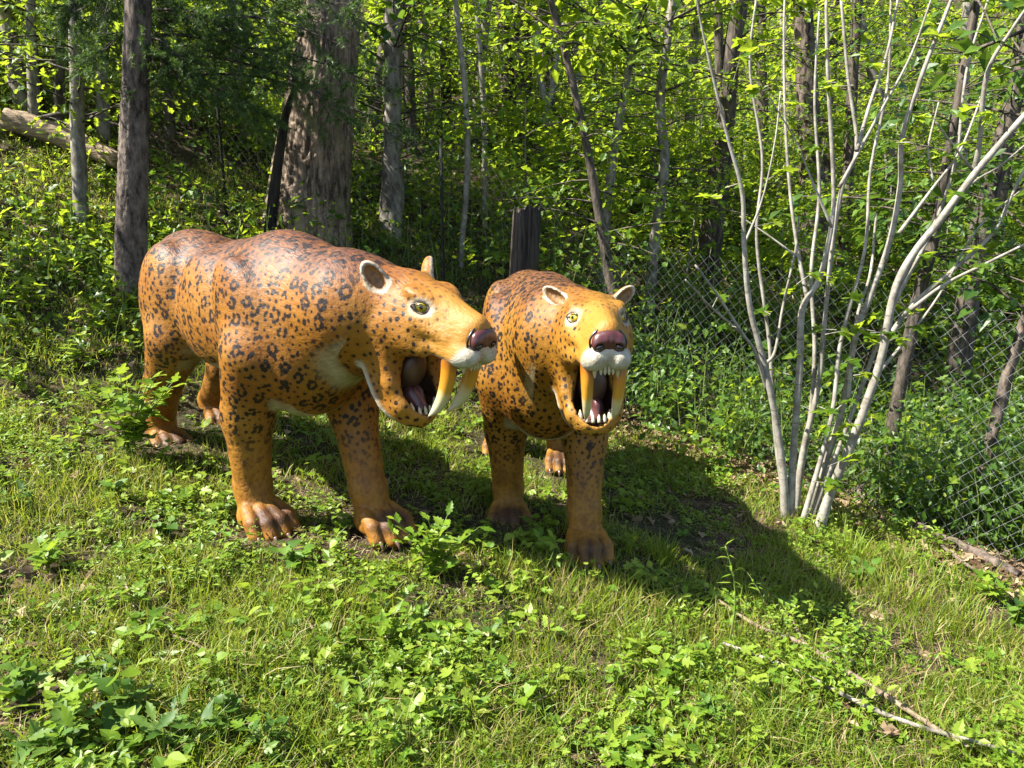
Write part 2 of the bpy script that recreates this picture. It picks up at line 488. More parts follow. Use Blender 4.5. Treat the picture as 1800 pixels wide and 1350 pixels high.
# ------------------------------------------------------------------ statue materials
def paint_mat(name, tones, black, back):
    """sprayed and brushed paint: ochre coat with dark hand-dabbed spots, brown along the back, cream below"""
    m, nt = new_mat(name); k = NT(nt)
    co = k.coord('Object')
    fur = k.noise(k.mapping(co, (22, 80, 60)), 1.0, 4, 0.6)
    fur2 = k.noise(k.mapping(co, (60, 60, 14)), 1.0, 3, 0.6)
    n = k.noise(co, 3.2, 4)
    # spot: distance to the nearest dab minus its radius, edge roughened by the brush
    e = k.math('ADD', k.attr('spotd'), k.math('MULTIPLY', k.math('SUBTRACT', fur, 0.5), 0.013))
    e = k.math('ADD', e, k.math('MULTIPLY', k.math('SUBTRACT', k.noise(co, 70, 2), 0.5), 0.008))
    spots = k.math('MULTIPLY', k.math('SUBTRACT', 1.0, k.step(e, -0.003, 0.002)), k.attr('spot'))
    base = k.ramp(n, [(0.3, tones[0]), (0.5, tones[1]), (0.7, tones[2])])
    base = k.mix(k.math('MULTIPLY', k.step(fur2, 0.48, 0.72), 0.4), base, (*[c * 0.62 for c in tones[0]], 1))
    base = k.mix(k.math('MULTIPLY', k.step(k.noise(co, 5.5, 3), 0.52, 0.75), 0.45), base, (*tones[3], 1))
    halo = k.math('MULTIPLY', k.math('SUBTRACT', 1.0, k.step(k.attr('spotd'), 0.0, 0.022)), k.attr('spot'))
    base = k.mix(k.math('MULTIPLY', halo, 0.3), base, (*[c * 0.5 for c in tones[0]], 1))
    dors = k.math('MULTIPLY', k.attr('dorsal'), k.step(k.math('ADD', fur, k.math('MULTIPLY', k.attr('dorsal'), 0.2)), 0.48, 0.80))
    base = k.mix(k.math('MULTIPLY', k.attr('dorsal'), 0.5 * back), base, (0.115, 0.034, 0.012, 1))
    base = k.mix(k.math('MULTIPLY', dors, back), base, (0.055, 0.020, 0.012, 1))
    leg = k.math('MULTIPLY', k.attr('leg'), k.step(k.noise(co, 14.0, 4, 0.65), 0.42, 0.66))
    base = k.mix(k.math('MULTIPLY', leg, 0.7), base, (0.085, 0.028, 0.006, 1))
    base = k.mix(k.attr('yellow'), base, (0.36, 0.18, 0.028, 1))
    base = k.mix(k.math('MULTIPLY', spots, 0.98), base, (*black, 1))
    cr = k.attr('cream')
    crn = k.math('MULTIPLY', cr, k.step(k.math('ADD', k.math('MULTIPLY', cr, 1.1), k.math('MULTIPLY', fur, 0.9)), 0.6, 1.0))
    creamc = k.ramp(k.noise(co, 18, 4, 0.65), [(0.35, (0.22, 0.18, 0.10)), (0.6, (0.33, 0.29, 0.18))])
    base = k.mix(crn, base, creamc)
    whitec = k.ramp(k.noise(co, 26, 4, 0.65), [(0.35, (0.26, 0.22, 0.15)), (0.6, (0.36, 0.335, 0.27))])
    base = k.mix(k.attr('white'), base, whitec)
    base = k.mix(k.attr('paw'), base, (0.028, 0.012, 0.007, 1))
    base = k.mix(k.attr('mouth'), base, (0.016, 0.005, 0.004, 1))
    dirt = k.math('MULTIPLY', k.step(k.noise(co, 26.0, 5, 0.7), 0.60, 0.72), 0.35)
    base = k.mix(dirt, base, (0.06, 0.038, 0.02, 1))
    chip = k.step(k.noise(co, 90.0, 2, 0.5), 0.74, 0.77)
    base = k.mix(k.math('MULTIPLY', chip, 0.5), base, (0.34, 0.28, 0.16, 1))
    h = k.math('ADD', k.math('MULTIPLY', fur, 0.8), k.math('ADD', k.math('MULTIPLY', fur2, 0.15), k.math('MULTIPLY', k.noise(co, 7, 1), 0.6)))
    rough = k.math('ADD', 0.38, k.math('MULTIPLY', k.noise(co, 6.0, 4, 0.7), 0.34))
    k.out(k.bsdf(base, rough, k.bump(h, 0.5, 0.012), spec=0.29, coat=0.0))
    return m

def plain_mat(name, c, rough=0.4, spec=0.5, coat=0.0, var=0.25, sc_=20):
    m, nt = new_mat(name); k = NT(nt)
    n = k.noise(k.coord('Object'), sc_, 4)
    d = tuple(x * (1 - var) for x in c)
    k.out(k.bsdf(k.ramp(n, [(0.3, d), (0.7, c)]), rough, k.bump(n, 0.15, 0.004), spec=spec, coat=coat))
    return m
M['gum'] = plain_mat('gum', (0.06, 0.02, 0.018), 0.4, var=0.5)
M['tongue'] = plain_mat('tongue', (0.10, 0.035, 0.032), 0.35, coat=0.1, var=0.5)
M['palate'] = plain_mat('palate', (0.06, 0.027, 0.018), 0.45, var=0.5)
M['nose'] = plain_mat('nose', (0.075, 0.020, 0.019), 0.35, coat=0.08, var=0.5, sc_=30)
M['black'] = plain_mat('black_paint', (0.012, 0.008, 0.007), 0.3, coat=0.3)
M['tooth'] = plain_mat('tooth', (0.3960, 0.3480, 0.2160), 0.35, coat=0.2)
M['claw'] = plain_mat('claw', (0.10, 0.06, 0.04), 0.3, coat=0.2)
M['eye_rim'] = plain_mat('eye_rim', (0.66, 0.52, 0.26), 0.4)

def fang_mat():
    """amber at the root, bone white at the tip: painted along the tooth"""
    m, nt = new_mat('fang_paint'); k = NT(nt)
    co = k.coord('Object')
    sp = nt.nodes.new('ShaderNodeSeparateXYZ'); k.set(sp.inputs[0], co)
    f = k.math('ADD', k.math('MULTIPLY', sp.outputs[2], -1 / 0.27), k.math('MULTIPLY', k.math('SUBTRACT', k.noise(co, 30, 3), 0.5), 0.16))
    c = k.ramp(f, [(0.0, (0.1800, 0.0540, 0.0060)), (0.2, (0.3600, 0.1380, 0.0090)), (0.5, (0.3840, 0.1980, 0.0240)), (0.64, (0.4080, 0.3480, 0.1800)), (1.0, (0.4200, 0.3840, 0.2760))])
    k.out(k.bsdf(c, 0.3, k.bump(k.noise(k.mapping(co, (60, 60, 6)), 1, 3), 0.2, 0.004), coat=0.25))
    return m
M['fang'] = fang_mat()

def eye_mat():
    """painted eye: black pupil, yellow iris, dark edge; the eye looks along its local x"""
    m, nt = new_mat('eye_paint'); k = NT(nt)
    sp = nt.nodes.new('ShaderNodeSeparateXYZ'); k.set(sp.inputs[0], k.coord('Object'))
    r = k.math('SQRT', k.math('ADD', k.math('POWER', sp.outputs[1], 2.0), k.math('POWER', sp.outputs[2], 2.0)))
    c = k.ramp(k.math('MULTIPLY', r, 20.0), [(0.0, (0.005, 0.005, 0.004)), (0.13, (0.005, 0.005, 0.004)), (0.17, (0.34, 0.23, 0.012)), (0.36, (0.42, 0.32, 0.02)), (0.44, (0.16, 0.10, 0.01)), (0.52, (0.02, 0.012, 0.008))])
    k.out(k.bsdf(c, 0.12, coat=0.6))
    return m
M['eye'] = eye_mat()

def lathe_curve(pts, rad, sides=10, flat=1.0):
    V, F = tube(pts, rad, sides, n=14)
    return V, fixquads(F)

def ellipsoid_mesh(r, seg=20, rings=12):
    u = np.linspace(0, 2 * np.pi, seg, endpoint=False); v = np.linspace(0.0, np.pi, rings)
    V = np.stack((np.cos(u)[None, :] * np.sin(v)[:, None] * r[0], np.sin(u)[None, :] * np.sin(v)[:, None] * r[1],
                  (np.cos(v)[:, None] * np.ones((1, seg))) * r[2]), -1).reshape(-1, 3)
    i = np.arange(rings - 1)[:, None] * seg; j = np.arange(seg)[None, :]; j2 = (j + 1) % seg
    F = np.stack((i + j, i + seg + j, i + seg + j2, i + j2), -1).reshape(-1, 4)
    return V, F

# ------------------------------------------------------------------ sabre-toothed cat statues
RUFF = [(-0.125, 0.140, 0.07), (-0.145, 0.168, -0.05), (-0.135, 0.170, -0.18), (-0.075, 0.152, -0.33), (0.02, 0.124, -0.475), (0.10, 0.075, -0.53), (0.15, 0.0, -0.545)]

RUFF = [tuple(p) for p in smooth_path(RUFF, [1] * len(RUFF), 16)[0]]

def dabs(V, N, z, hx, inhead, cfg):
    """distance from every vertex to the nearest painted dab, minus the dab's radius; dabs stand in broken rings"""
    from mathutils.kdtree import KDTree
    g = np.random.default_rng(cfg['seed'])
    def poisson(idx, dist):
        cell = {}; out = []
        for i in g.permutation(idx):
            p = V[i]; d = dist[i]
            c = (int(p[0] // 0.05), int(p[1] // 0.05), int(p[2] // 0.05))
            bad = False
            for a in (-2, -1, 0, 1, 2):
                for b in (-2, -1, 0, 1, 2):
                    for e in (-2, -1, 0, 1, 2):
                        for q in cell.get((c[0] + a, c[1] + b, c[2] + e), ()):
                            if (q[0] - p[0]) ** 2 + (q[1] - p[1]) ** 2 + (q[2] - p[2]) ** 2 < d * d: bad = True; break
                        if bad: break
                    if bad: break
                if bad: break
            if not bad:
                cell.setdefault(c, []).append(p); out.append(i)
        return out
    pts, rad = [], []
    head = inhead > 0.5
    sub = g.permutation(len(V))[: len(V) // 3]
    body = [i for i in sub if not head[i] and z[i] > 0.12]
    spacing = np.full(len(V), cfg['ring'])
    for i in poisson(body, spacing):
        nrm = N[i]; t1 = np.cross(nrm, (0.2, 0.3, 0.9)); t1 /= np.linalg.norm(t1) + 1e-9; t2 = np.cross(nrm, t1)
        R_ = cfg['ring'] * g.uniform(0.24, 0.34); k = int(g.integers(4, 7)); a0 = g.uniform(0, 6.28)
        if g.uniform() < cfg['single']:
            o_ = (0.75 * t2 + g.normal(0, 0.3) * t1) * g.uniform(0.004, 0.010); r_ = g.uniform(0.010, 0.0145) * cfg['dab']
            pts += [V[i] - o_, V[i] + o_]; rad += [r_, r_ * g.uniform(0.7, 1.0)]; continue
        for j in range(k):
            if g.uniform() < 0.14: continue
            a = a0 + j * 6.28 / k + g.normal(0, 0.12)
            r2 = R_ * g.uniform(0.85, 1.2); r_ = g.uniform(0.0095, 0.0135) * cfg['dab']
            for da in (-0.17, 0.17):
                pts.append(V[i] + r2 * (math.cos(a + da) * t1 * 0.9 + math.sin(a + da) * t2 * 1.15)); rad.append(r_ * g.uniform(0.85, 1.1))
    # loose dabs in between, small ones on the face
    for i in poisson(body, np.full(len(V), cfg['loose'])):
        pts.append(V[i]); rad.append(g.uniform(0.005, 0.0125) * cfg['dab'])
    fd = [i for i in sub if head[i] and hx[i] < 0.25]
    for i in poisson(fd, np.full(len(V), 0.030)):
        pts.append(V[i]); rad.append(g.uniform(0.005, 0.0115))
    kd = KDTree(len(pts))
    for i, p in enumerate(pts): kd.insert(p, i)
    kd.balance()
    rad = np.array(rad)
    out = np.empty(len(V))
    for i in range(len(V)):
        out[i] = min(d - rad[j] for _, j, d in kd.find_n(V[i], 4))
    return out

def build_cat(name, label, cfg, mat, voxel=0.0086):
    S = cfg['scale']
    root = empty(name, cfg['loc'], label, 'statue', 'sabre-toothed cat statues')
    root.rotation_mode = 'XYZ'
    Rw = Matrix.Rotation(cfg['yaw'], 4, 'Z') @ Matrix.Rotation(cfg['tilt'], 4, 'Y') @ Matrix.Rotation(cfg.get('roll', 0), 4, 'X')
    root.rotation_euler = Rw.to_euler()
    root.scale = (S, S * cfg.get('slim', 0.96), S)
    hp = np.array(cfg['head'])
    HR = np.array(Matrix.Rotation(cfg['hyaw'], 3, 'Z') @ Matrix.Rotation(cfg['hpitch'], 3, 'Y') @ Matrix.Rotation(cfg.get('hroll', 0), 3, 'X'))
    T = (HR, hp)
    f = Field((-1.35, -0.75, -0.05), (1.95, 0.85, 1.65), voxel)
    # trunk
    f.ell((0.18, 0, 0.98), (0.62, 0.30, 0.355), 0.0)
    f.ell((-0.52, 0, 1.0), (0.46, 0.275, 0.285), 0.10)
    f.ell((-0.14, 0, 0.88), (0.55, 0.26, 0.26), 0.10)
    f.ell((0.46, 0, 1.16), (0.34, 0.20, 0.235), 0.12)
    f.ell((0.62, 0, 0.88), (0.28, 0.27, 0.31), 0.10)
    f.ell((-0.66, 0, 1.10), (0.30, 0.19, 0.18), 0.10)
    # neck
    nb = hp - HR @ np.array((0.10, 0, 0.03))
    f.cone((0.50, 0, 1.08), (0.5 * (0.62 + nb[0]) + 0.03, nb[1] * 0.35, 0.5 * (1.07 + nb[2]) + 0.01), 0.285, 0.235, 0.12)
    f.cone((0.5 * (0.62 + nb[0]) + 0.03, nb[1] * 0.35, 0.5 * (1.07 + nb[2]) + 0.01), nb, 0.235, 0.165, 0.10)
    f.cone((0.66, 0, 0.92), nb + HR @ np.array((-0.02, 0, -0.12)), 0.22, 0.10, 0.10)
    for s_, (fx, hx) in ((-1, (cfg['FR'], cfg['HR'])), (1, (cfg['FL'], cfg['HL']))):
        fy = s_ * cfg.get('fw', 0.22); hy = s_ * cfg.get('hw', 0.22)
        fx, fdz = fx; hx, hdz = hx
        # foreleg
        f.ell((0.50, s_ * 0.235, 0.99), (0.20, 0.105, 0.32), 0.07, rot=(0, -0.35, s_ * -0.16))
        f.cone((0.56, s_ * 0.235, 0.88), (0.50 * 0.5 + 0.5 * fx - 0.03, fy * 1.08, 0.56), 0.160, 0.118, 0.06)
        f.cone((0.50 * 0.5 + 0.5 * fx - 0.03, fy * 1.08, 0.56), (fx - 0.03, fy, 0.17 + fdz), 0.118, 0.086, 0.05)
        f.ell((0.25 + 0.5 * fx - 0.12, fy * 1.08, 0.62), (0.075, 0.07, 0.10), 0.05)
        f.ell((fx - 0.045, fy, 0.20 + fdz), (0.088, 0.080, 0.06), 0.04)
        f.cone((fx - 0.03, fy, 0.20 + fdz), (fx + 0.02, fy, 0.07 + fdz), 0.086, 0.09, 0.03)
        paw(f, fx, fy, fdz, 1.0)
        # hind leg
        f.ell((-0.58, s_ * 0.185, 0.88), (0.27, 0.15, 0.37), 0.05, rot=(0, 0.22, s_ * -0.08))
        f.cone((-0.50, s_ * 0.20, 0.72), (0.55 * hx - 0.28, hy, 0.42), 0.162, 0.10, 0.07)
        f.cone((0.55 * hx - 0.28, hy, 0.42), (hx - 0.05, hy, 0.15 + hdz), 0.106, 0.086, 0.05)
        f.cone((hx - 0.05, hy, 0.16 + hdz), (hx, hy, 0.07 + hdz), 0.088, 0.09, 0.03)
        paw(f, hx, hy, hdz, 0.92)
        # creases behind the shoulder and in front of the thigh, rib folds
        f.cone((0.20, s_ * 0.325, 1.28), (0.26, s_ * 0.395, 0.86), 0.065, 0.07, 0.04, 'sub')
        f.cone((0.34, s_ * 0.235, 1.37), (0.20, s_ * 0.30, 1.22), 0.06, 0.065, 0.04, 'sub')
        f.cone((-0.29, s_ * 0.25, 1.27), (-0.23, s_ * 0.385, 0.80), 0.07, 0.095, 0.04, 'sub')
        f.ell((-0.02, s_ * 0.20, 0.98), (0.26, 0.115, 0.27), 0.06)
    # stub tail
    f.cone((-0.92, 0, 1.02), (-1.05, 0.0, 0.88), 0.07, 0.05, 0.05)
    # head
    hs = cfg.get('hs', 1.0)
    JZ, JX, HX = cfg.get('jaw', 0.85), 0.24, 1.10
    def jz(p):
        p = np.array(p, float)
        p[0] *= HX
        if p[2] < -0.14: p[0] += JX * (p[2] + 0.14); p[2] = -0.14 + (p[2] + 0.14) * JZ
        return p
    def h_(p): return jz(p) * hs
    def hc(a, b, r1, r2, k, op='add', sy=1.0): f.cone(h_(a), h_(b), r1 * hs, r2 * hs, k, op, T)
    def he(c, r, k, op='add', rot=None): f.ell(h_(c), np.array(r) * hs, k, op, T, rot)
    he((-0.05, 0, -0.005), (0.20, 0.155, 0.135), 0.05)
    he((0.05, 0, 0.005), (0.18, 0.118, 0.105), 0.04)
    hc((0.10, 0, -0.01), (0.27, 0, -0.040), 0.105, 0.084, 0.04)
    he((0.265, 0, -0.085), (0.095, 0.092, 0.062), 0.03)
    hc((0.05, 0, 0.056), (0.30, 0, 0.006), 0.055, 0.046, 0.03)
    for s_ in (-1, 1):
        he((0.285, s_ * 0.050, -0.104), (0.080, 0.056, 0.054), 0.015)       # lip pads
        he((0.00, s_ * 0.100, -0.06), (0.15, 0.075, 0.13), 0.04)            # cheek
        he((0.075, s_ * 0.088, 0.080), (0.07, 0.04, 0.024), 0.03, rot=(s_ * -0.35, 0.25, 0))  # brow
        hc((0.10, s_ * 0.120, -0.02), (0.22, s_ * 0.075, -0.06), 0.03, 0.03, 0.04)
        hc((-0.07, s_ * 0.120, -0.10), (0.03, s_ * 0.118, -0.34), 0.070, 0.034, 0.05)   # side of the jaw
        hc((0.03, s_ * 0.118, -0.34), (0.10, s_ * 0.092, -0.45), 0.034, 0.036, 0.03)
        hc((0.10, s_ * 0.092, -0.45), (0.145, s_ * 0.02, -0.492), 0.034, 0.034, 0.03)
        hc((-0.02, s_ * 0.112, -0.06), (0.13, s_ * 0.098, -0.125), 0.06, 0.032, 0.05)
        hc((0.14, s_ * 0.088, -0.10), (0.28, s_ * 0.070, -0.118), 0.034, 0.030, 0.02)  # lip over the fang root
        # ridge of the ruff down the back of the jaw
        f.chain([h_((p[0], s_ * p[1], p[2])) for p in RUFF], 0.018 * hs, 0.035, T)
        f.chain([h_((p[0] + 0.045, s_ * (p[1] - 0.035), p[2] + 0.012)) for p in RUFF[:-3]], 0.028 * hs, 0.05, T)
    hc((-0.10, 0, -0.10), (0.00, 0, -0.38), 0.145, 0.095, 0.05)
    hc((0.00, 0, -0.40), (0.13, 0, -0.475), 0.075, 0.045, 0.04)
    # mouth hollow
    keep = f.d.copy()
    he((0.245, 0, -0.338), (0.24, 0.116, 0.150), 0.010, 'sub')
    hc((0.09, 0, -0.25), (0.080, 0, -0.455), 0.102, 0.094, 0.010, 'sub')
    he((0.27, 0, -0.325), (0.225, 0.30, 0.132), 0.015, 'sub')
    # eye sockets, nose seat, lip cleft
    eyes = []
    for s_ in (-1, 1):
        e = h_((0.112, s_ * 0.108, 0.040)); eyes.append((s_, e))
        f.ell(e + h_((0.012, s_ * 0.02, 0)), np.array((0.042, 0.034, 0.023)) * hs, 0.012, 'sub', T)
    f.cone(h_((0.375, 0, -0.07)), h_((0.365, 0, -0.13)), 0.006, 0.008, 0.012, 'sub', T)
    # ears
    er = cfg['ears']
    for s_ in (-1, 1):
        c = np.array((-0.105, s_ * 0.155, 0.115))
        rot = (s_ * er[0], er[1], s_ * er[2])
        Q = np.array(Matrix.Rotation(rot[0], 3, 'Z') @ Matrix.Rotation(rot[1], 3, 'Y') @ Matrix.Rotation(rot[2], 3, 'X'))
        he(c, (0.036, er[3], er[4]), 0.016, rot=rot)
        f.ell(h_(c) + hs * (Q @ np.array((0.030, 0, 0.004))), np.array((0.036, er[3] * 0.74, er[4] * 0.84)) * hs, 0.006, 'sub', T, rot)
    V, F = f.mesh()
    me = mesh_np('body', V, F, mat)
    N = np.zeros(len(V) * 3, np.float32); me.vertices.foreach_get('normal', N); N = N.reshape(-1, 3)
    x, y, z = V.T
    H = (V - hp) @ HR / hs                                # head frame, jaw unsquashed
    H[:, 2] = np.where(H[:, 2] < -0.14, -0.14 + (H[:, 2] + 0.14) / JZ, H[:, 2])
    H[:, 0] = np.where(H[:, 2] < -0.14, H[:, 0] - JX * (H[:, 2] + 0.14), H[:, 0]) / HX
    hx, hy, hz = H.T
    nh = N @ HR
    inhead = sst(hx, -0.2, -0.12) * (np.abs(hy) < 0.26) * (np.abs(hz + 0.18) < 0.38)
    g = np.random.default_rng(5)
    mouth = sst(f.sample(V, keep), -0.012, -0.022) if False else sst(-f.sample(V, keep), 0.006, 0.016) * (hx > -0.03) * (hz < -0.125) * (hz > -0.53)
    ridge = np.zeros(len(V))
    for s_ in (-1, 1):
        pts = np.array([(p[0] - 0.012, s_ * (p[1] + 0.008), p[2] - 0.006) for p in RUFF])
        for a, b in zip(pts[:-1], pts[1:]):
            ab = b - a; t = np.clip(((H - a) @ ab) / (ab @ ab), 0, 1)
            dd = np.linalg.norm(H - a - t[:, None] * ab, axis=1)
            ridge = np.maximum(ridge, 1 - sst(dd, 0.016, 0.032))
    eye_d = np.min([np.linalg.norm((H - e / hs * np.array((1 / HX, 1, 1))) / np.array((1, 1, 0.75)), axis=1) for s_, e in eyes], axis=0)
    muzzle = sst(hx - 0.75 * (hz + 0.05), 0.312, 0.352) * inhead * (hz > -0.2)
    lips = sst(-hz, 0.122, 0.138) * sst(hx, 0.15, 0.21) * inhead * (hz > -0.18)
    earin = np.zeros(len(V))
    for s_ in (-1, 1):
        c = np.array((-0.105, s_ * 0.155, 0.115))
        rot = (s_ * er[0], er[1], s_ * er[2])
        Q = np.array(Matrix.Rotation(rot[0], 3, 'Z') @ Matrix.Rotation(rot[1], 3, 'Y') @ Matrix.Rotation(rot[2], 3, 'X'))
        L = (H - c) @ Q
        k0 = np.linalg.norm(L / np.array((0.05, er[3] * 1.15, er[4] * 1.1)), axis=1)
        earin = np.maximum(earin, (k0 < 1.05) * sst(k0, 0.62, 0.78) * sst(L[:, 0], 0.0, 0.008))
        earin = np.maximum(earin, 0.22 * (1 - sst(np.linalg.norm((L - np.array((0.012, 0, -0.01))) / np.array((0.03, er[3] * 0.7, er[4] * 0.8)), axis=1), 0.8, 1.1)))
    chest = np.exp(-(((x - 1.00) / 0.30) ** 2 + ((y - nb[1] * 0.6) / 0.26) ** 2 + ((z - 0.93) / 0.21) ** 2)) * sst(N[:, 0] - 0.5 * N[:, 2], -0.1, 0.5) * (1 - inhead)
    throat = np.exp(-((hx + 0.10) / 0.16) ** 2 - (hy / 0.12) ** 2 - ((hz + 0.34) / 0.12) ** 2) * 0.9
    belly = sst(-N[:, 2], 0.45, 0.85) * sst(z, 0.50, 0.6) * (np.abs(x) < 0.75) * sst(0.75 - z, -0.1, 0.08) * (np.abs(y) < 0.24)
    groin = np.exp(-(((x + 0.24) / 0.10) ** 2 + ((np.abs(y) - 0.2) / 0.12) ** 2 + ((z - 0.66) / 0.08) ** 2))
    white = np.clip(np.maximum.reduce([muzzle, lips * 0.9, ridge * 0.95, earin * 0.75, (1 - sst(eye_d, 0.044, 0.062)) * 0.7]), 0, 1)
    white *= 1 - mouth
    cream = np.clip(np.maximum.reduce([sst(chest, 0.18, 0.70), belly, throat, groin]), 0, 1) * (1 - mouth)
    spot = (1 - sst(0.60 - z, 0.0, 0.35) * 0.75) * (1 - cream) * (1 - white)
    spot *= 1 - inhead * (sst(hx, 0.16, 0.24) + sst(hz, 0.02, 0.1) * 0.45).clip(0, 1) * cfg.get('facefade', 0.9)
    leg = sst(0.66 - z, 0, 0.25)
    dorsal = sst(N[:, 2], 0.25, 0.85) * sst(z, 0.98, 1.2) * (1 - inhead) + 0.5 * inhead * sst(nh[:, 2], 0.6, 0.95) * sst(-hx, -0.05, 0.1)
    yellow = inhead * 0.45 * sst(hx, 0.0, 0.2) + sst(0.75 - z, 0, 0.2) * 0.15
    paw_m = np.zeros(len(V))
    for fx, fy in ((cfg['FR'][0], -cfg.get('fw', 0.22)), (cfg['FL'][0], cfg.get('fw', 0.22)), (cfg['HR'][0], -cfg.get('hw', 0.22)), (cfg['HL'][0], cfg.get('hw', 0.22))):
        paw_m = np.maximum(paw_m, np.exp(-((x - fx - 0.16) / 0.10) ** 2 - ((y - fy) / 0.12) ** 2 - ((z - 0.105) / 0.055) ** 2))
    paw_m = sst(paw_m, 0.15, 0.75) * 0.85
    spotd = dabs(V, N, z, hx, inhead, cfg)
    for k_, a in dict(spot=spot, cream=cream, white=white, mouth=mouth, dorsal=dorsal, leg=leg, yellow=yellow, paw=paw_m).items():
        at = me.attributes.new(k_, 'FLOAT', 'POINT'); at.data.foreach_set('value', np.clip(a, 0, 1).astype(np.float32))
    at = me.attributes.new('spotd', 'FLOAT', 'POINT'); at.data.foreach_set('value', spotd.astype(np.float32))
    obj('body', me, root)
    HM = Matrix.Translation(Vector(hp)) @ Matrix(HR.tolist()).to_4x4() @ Matrix.Scale(hs, 4)
    def hobj(nm, me_, loc=(0, 0, 0), rot=None, parent=None):
        o = obj(nm, me_, parent or root)
        L = Matrix.Translation(Vector(jz(loc) if parent is None else loc))
        if rot is not None: L = L @ (Matrix.Rotation(rot[0], 4, 'Z') @ Matrix.Rotation(rot[1], 4, 'Y') @ Matrix.Rotation(rot[2], 4, 'X'))
        o.matrix_local = (HM @ L) if parent is None else L
        return o
    # eyes, each with a dark rim
    eV, eF = ellipsoid_mesh((0.028, 0.030, 0.025))
    eme = mesh_np('eye', eV, eF, M['eye'])
    th = np.linspace(0, 2 * np.pi, 25)[:-1]
    for s_, e in eyes:
        loc = e / hs * np.array((1 / HX, 1, 1)) + np.array((-0.012, s_ * -0.012, 0))
        yaw = s_ * R(50)
        eo = hobj('eye', eme, loc, (yaw, R(-6), 0))
        # almond rim
        ry = np.cos(th) * 0.040 ; rz = np.sin(th) * 0.0175 * (1 - 0.25 * np.cos(th) ** 2)
        rx = 0.020 - 0.012 * (np.cos(th)) ** 2
        ring = np.stack((rx, ry, rz), 1)
        W, FF = [], []
        for kx, (o1, o2) in enumerate(((0.0, 1.0), (0.004, 1.06), (0.0, 1.14), (-0.006, 1.08))):
            W.append(ring * np.array((1, o2, o2 * (1.03 if kx == 2 else 1.0))) + np.array((o1, 0, 0)))
        W = np.concatenate(W); n = len(th)
        for kx in range(4):
            a = kx * n + np.arange(n); b = kx * n + (np.arange(n) + 1) % n
            c = ((kx + 1) % 4) * n + np.arange(n); d = ((kx + 1) % 4) * n + (np.arange(n) + 1) % n
            FF.append(np.stack((a, b, d, c), 1))
        hobj('eyelid', mesh_np('eyelid', W, np.concatenate(FF), M['black']), (0.010, 0, 0), None, eo)
    # nose pad with nostrils
    nf = Field((-0.05, -0.10, -0.08), (0.08, 0.10, 0.07), 0.004)
    nf.ell((0, 0, 0.012), (0.040, 0.066, 0.030), 0.0)
    nf.cone((0.0, 0, 0.0), (0.008, 0, -0.045), 0.034, 0.012, 0.02)
    nf.cone((0.045, 0, 0.04), (0.045, 0, -0.06), 0.003, 0.004, 0.012, 'sub')
    for s_ in (-1, 1):
        nf.ell((0.006, s_ * 0.042, -0.004), (0.036, 0.030, 0.030), 0.012)
        nf.ell((0.034, s_ * 0.044, -0.014), (0.026, 0.019, 0.010), 0.006, 'sub', rot=(s_ * 0.5, 0, s_ * -0.5))
    nv, nF = nf.mesh(); nv = nv * np.array((0.72, 0.98, 1.18))
    no = hobj('nose', mesh_np('nose', nv, nF, M['nose']), (0.334, 0, -0.040), (0, R(2), 0))
    rimV, rimF = tube([(-0.012, -0.072, -0.028), (-0.010, -0.075, 0.012), (-0.012, -0.045, 0.046), (-0.012, 0, 0.053), (-0.012, 0.045, 0.046), (-0.010, 0.075, 0.012), (-0.012, 0.072, -0.028)], [0.005] * 7, 6, 30)
    hobj('nose_rim', mesh_np('nose_rim', rimV, fixquads(rimF), M['black']), (0.0, 0, 0), None, no)
    for s_ in (-1, 1):
        nv2, nf2 = ellipsoid_mesh((0.010, 0.018, 0.011), 12, 8)
        hobj('nostril', mesh_np('nostril', nv2, nf2, M['black']), (0.017, s_ * 0.044, -0.017), (s_ * 0.5, 0, s_ * -0.5), no)
    # sabre fangs
    fp = [(0, 0, 0.012), (0.010, 0, -0.03), (0.020, 0, -0.10), (0.014, 0, -0.185), (-0.010, 0, -0.26), (-0.045, 0, -0.320)]
    fv, ff = tube(fp, [0.032, 0.036, 0.035, 0.030, 0.021, 0.003], 14, 26)
    fv[:, 1] *= 0.78
    fv[:, 2] *= cfg.get('fangl', 0.95)
    fme = mesh_np('fang', fv, fixquads(ff), M['fang'])
    for s_ in (-1, 1):
        hobj('fang', fme, (0.235, s_ * 0.074, -0.125), (0, cfg.get('fang', R(10)), s_ * R(-3)))
    # small teeth above and below
    tv, tf = tube([(0, 0, 0.012), (0, 0, -0.012), (0.002, 0, -0.024)], [0.0085, 0.0075, 0.002], 8, 8)
    tme = mesh_np('incisor', tv, fixquads(tf), M['tooth'])
    cv, cf = tube([(0, 0, 0.012), (0, 0, -0.018), (0.003, 0, -0.042)], [0.012, 0.011, 0.002], 8, 9)
    cme = mesh_np('small_canine', cv, fixquads(cf), M['tooth'])
    for i in range(6):
        yy = (i - 2.5) * 0.017
        if i in (0, 5): hobj('small_canine', cme, (0.300 - 3 * yy * yy, yy * 1.12, -0.142))
        else: hobj('incisor', tme, (0.315 - 3 * yy * yy, yy, -0.146))
        a = (i - 2.5) * 0.021
        hobj('small_canine' if i in (0, 5) else 'incisor', cme if i in (0, 5) else tme, (0.165 - 8 * a * a, a * 1.3, -0.475), (0, R(160), 0))
    # tongue and palate arch
    tf_ = Field((-0.12, -0.08, -0.06), (0.14, 0.08, 0.10), 0.006)
    tf_.cone((-0.08, 0, 0.03), (0.02, 0, 0.02), 0.045, 0.045, 0.0)
    tf_.cone((0.02, 0, 0.02), (0.09, 0, -0.002), 0.045, 0.032, 0.03)
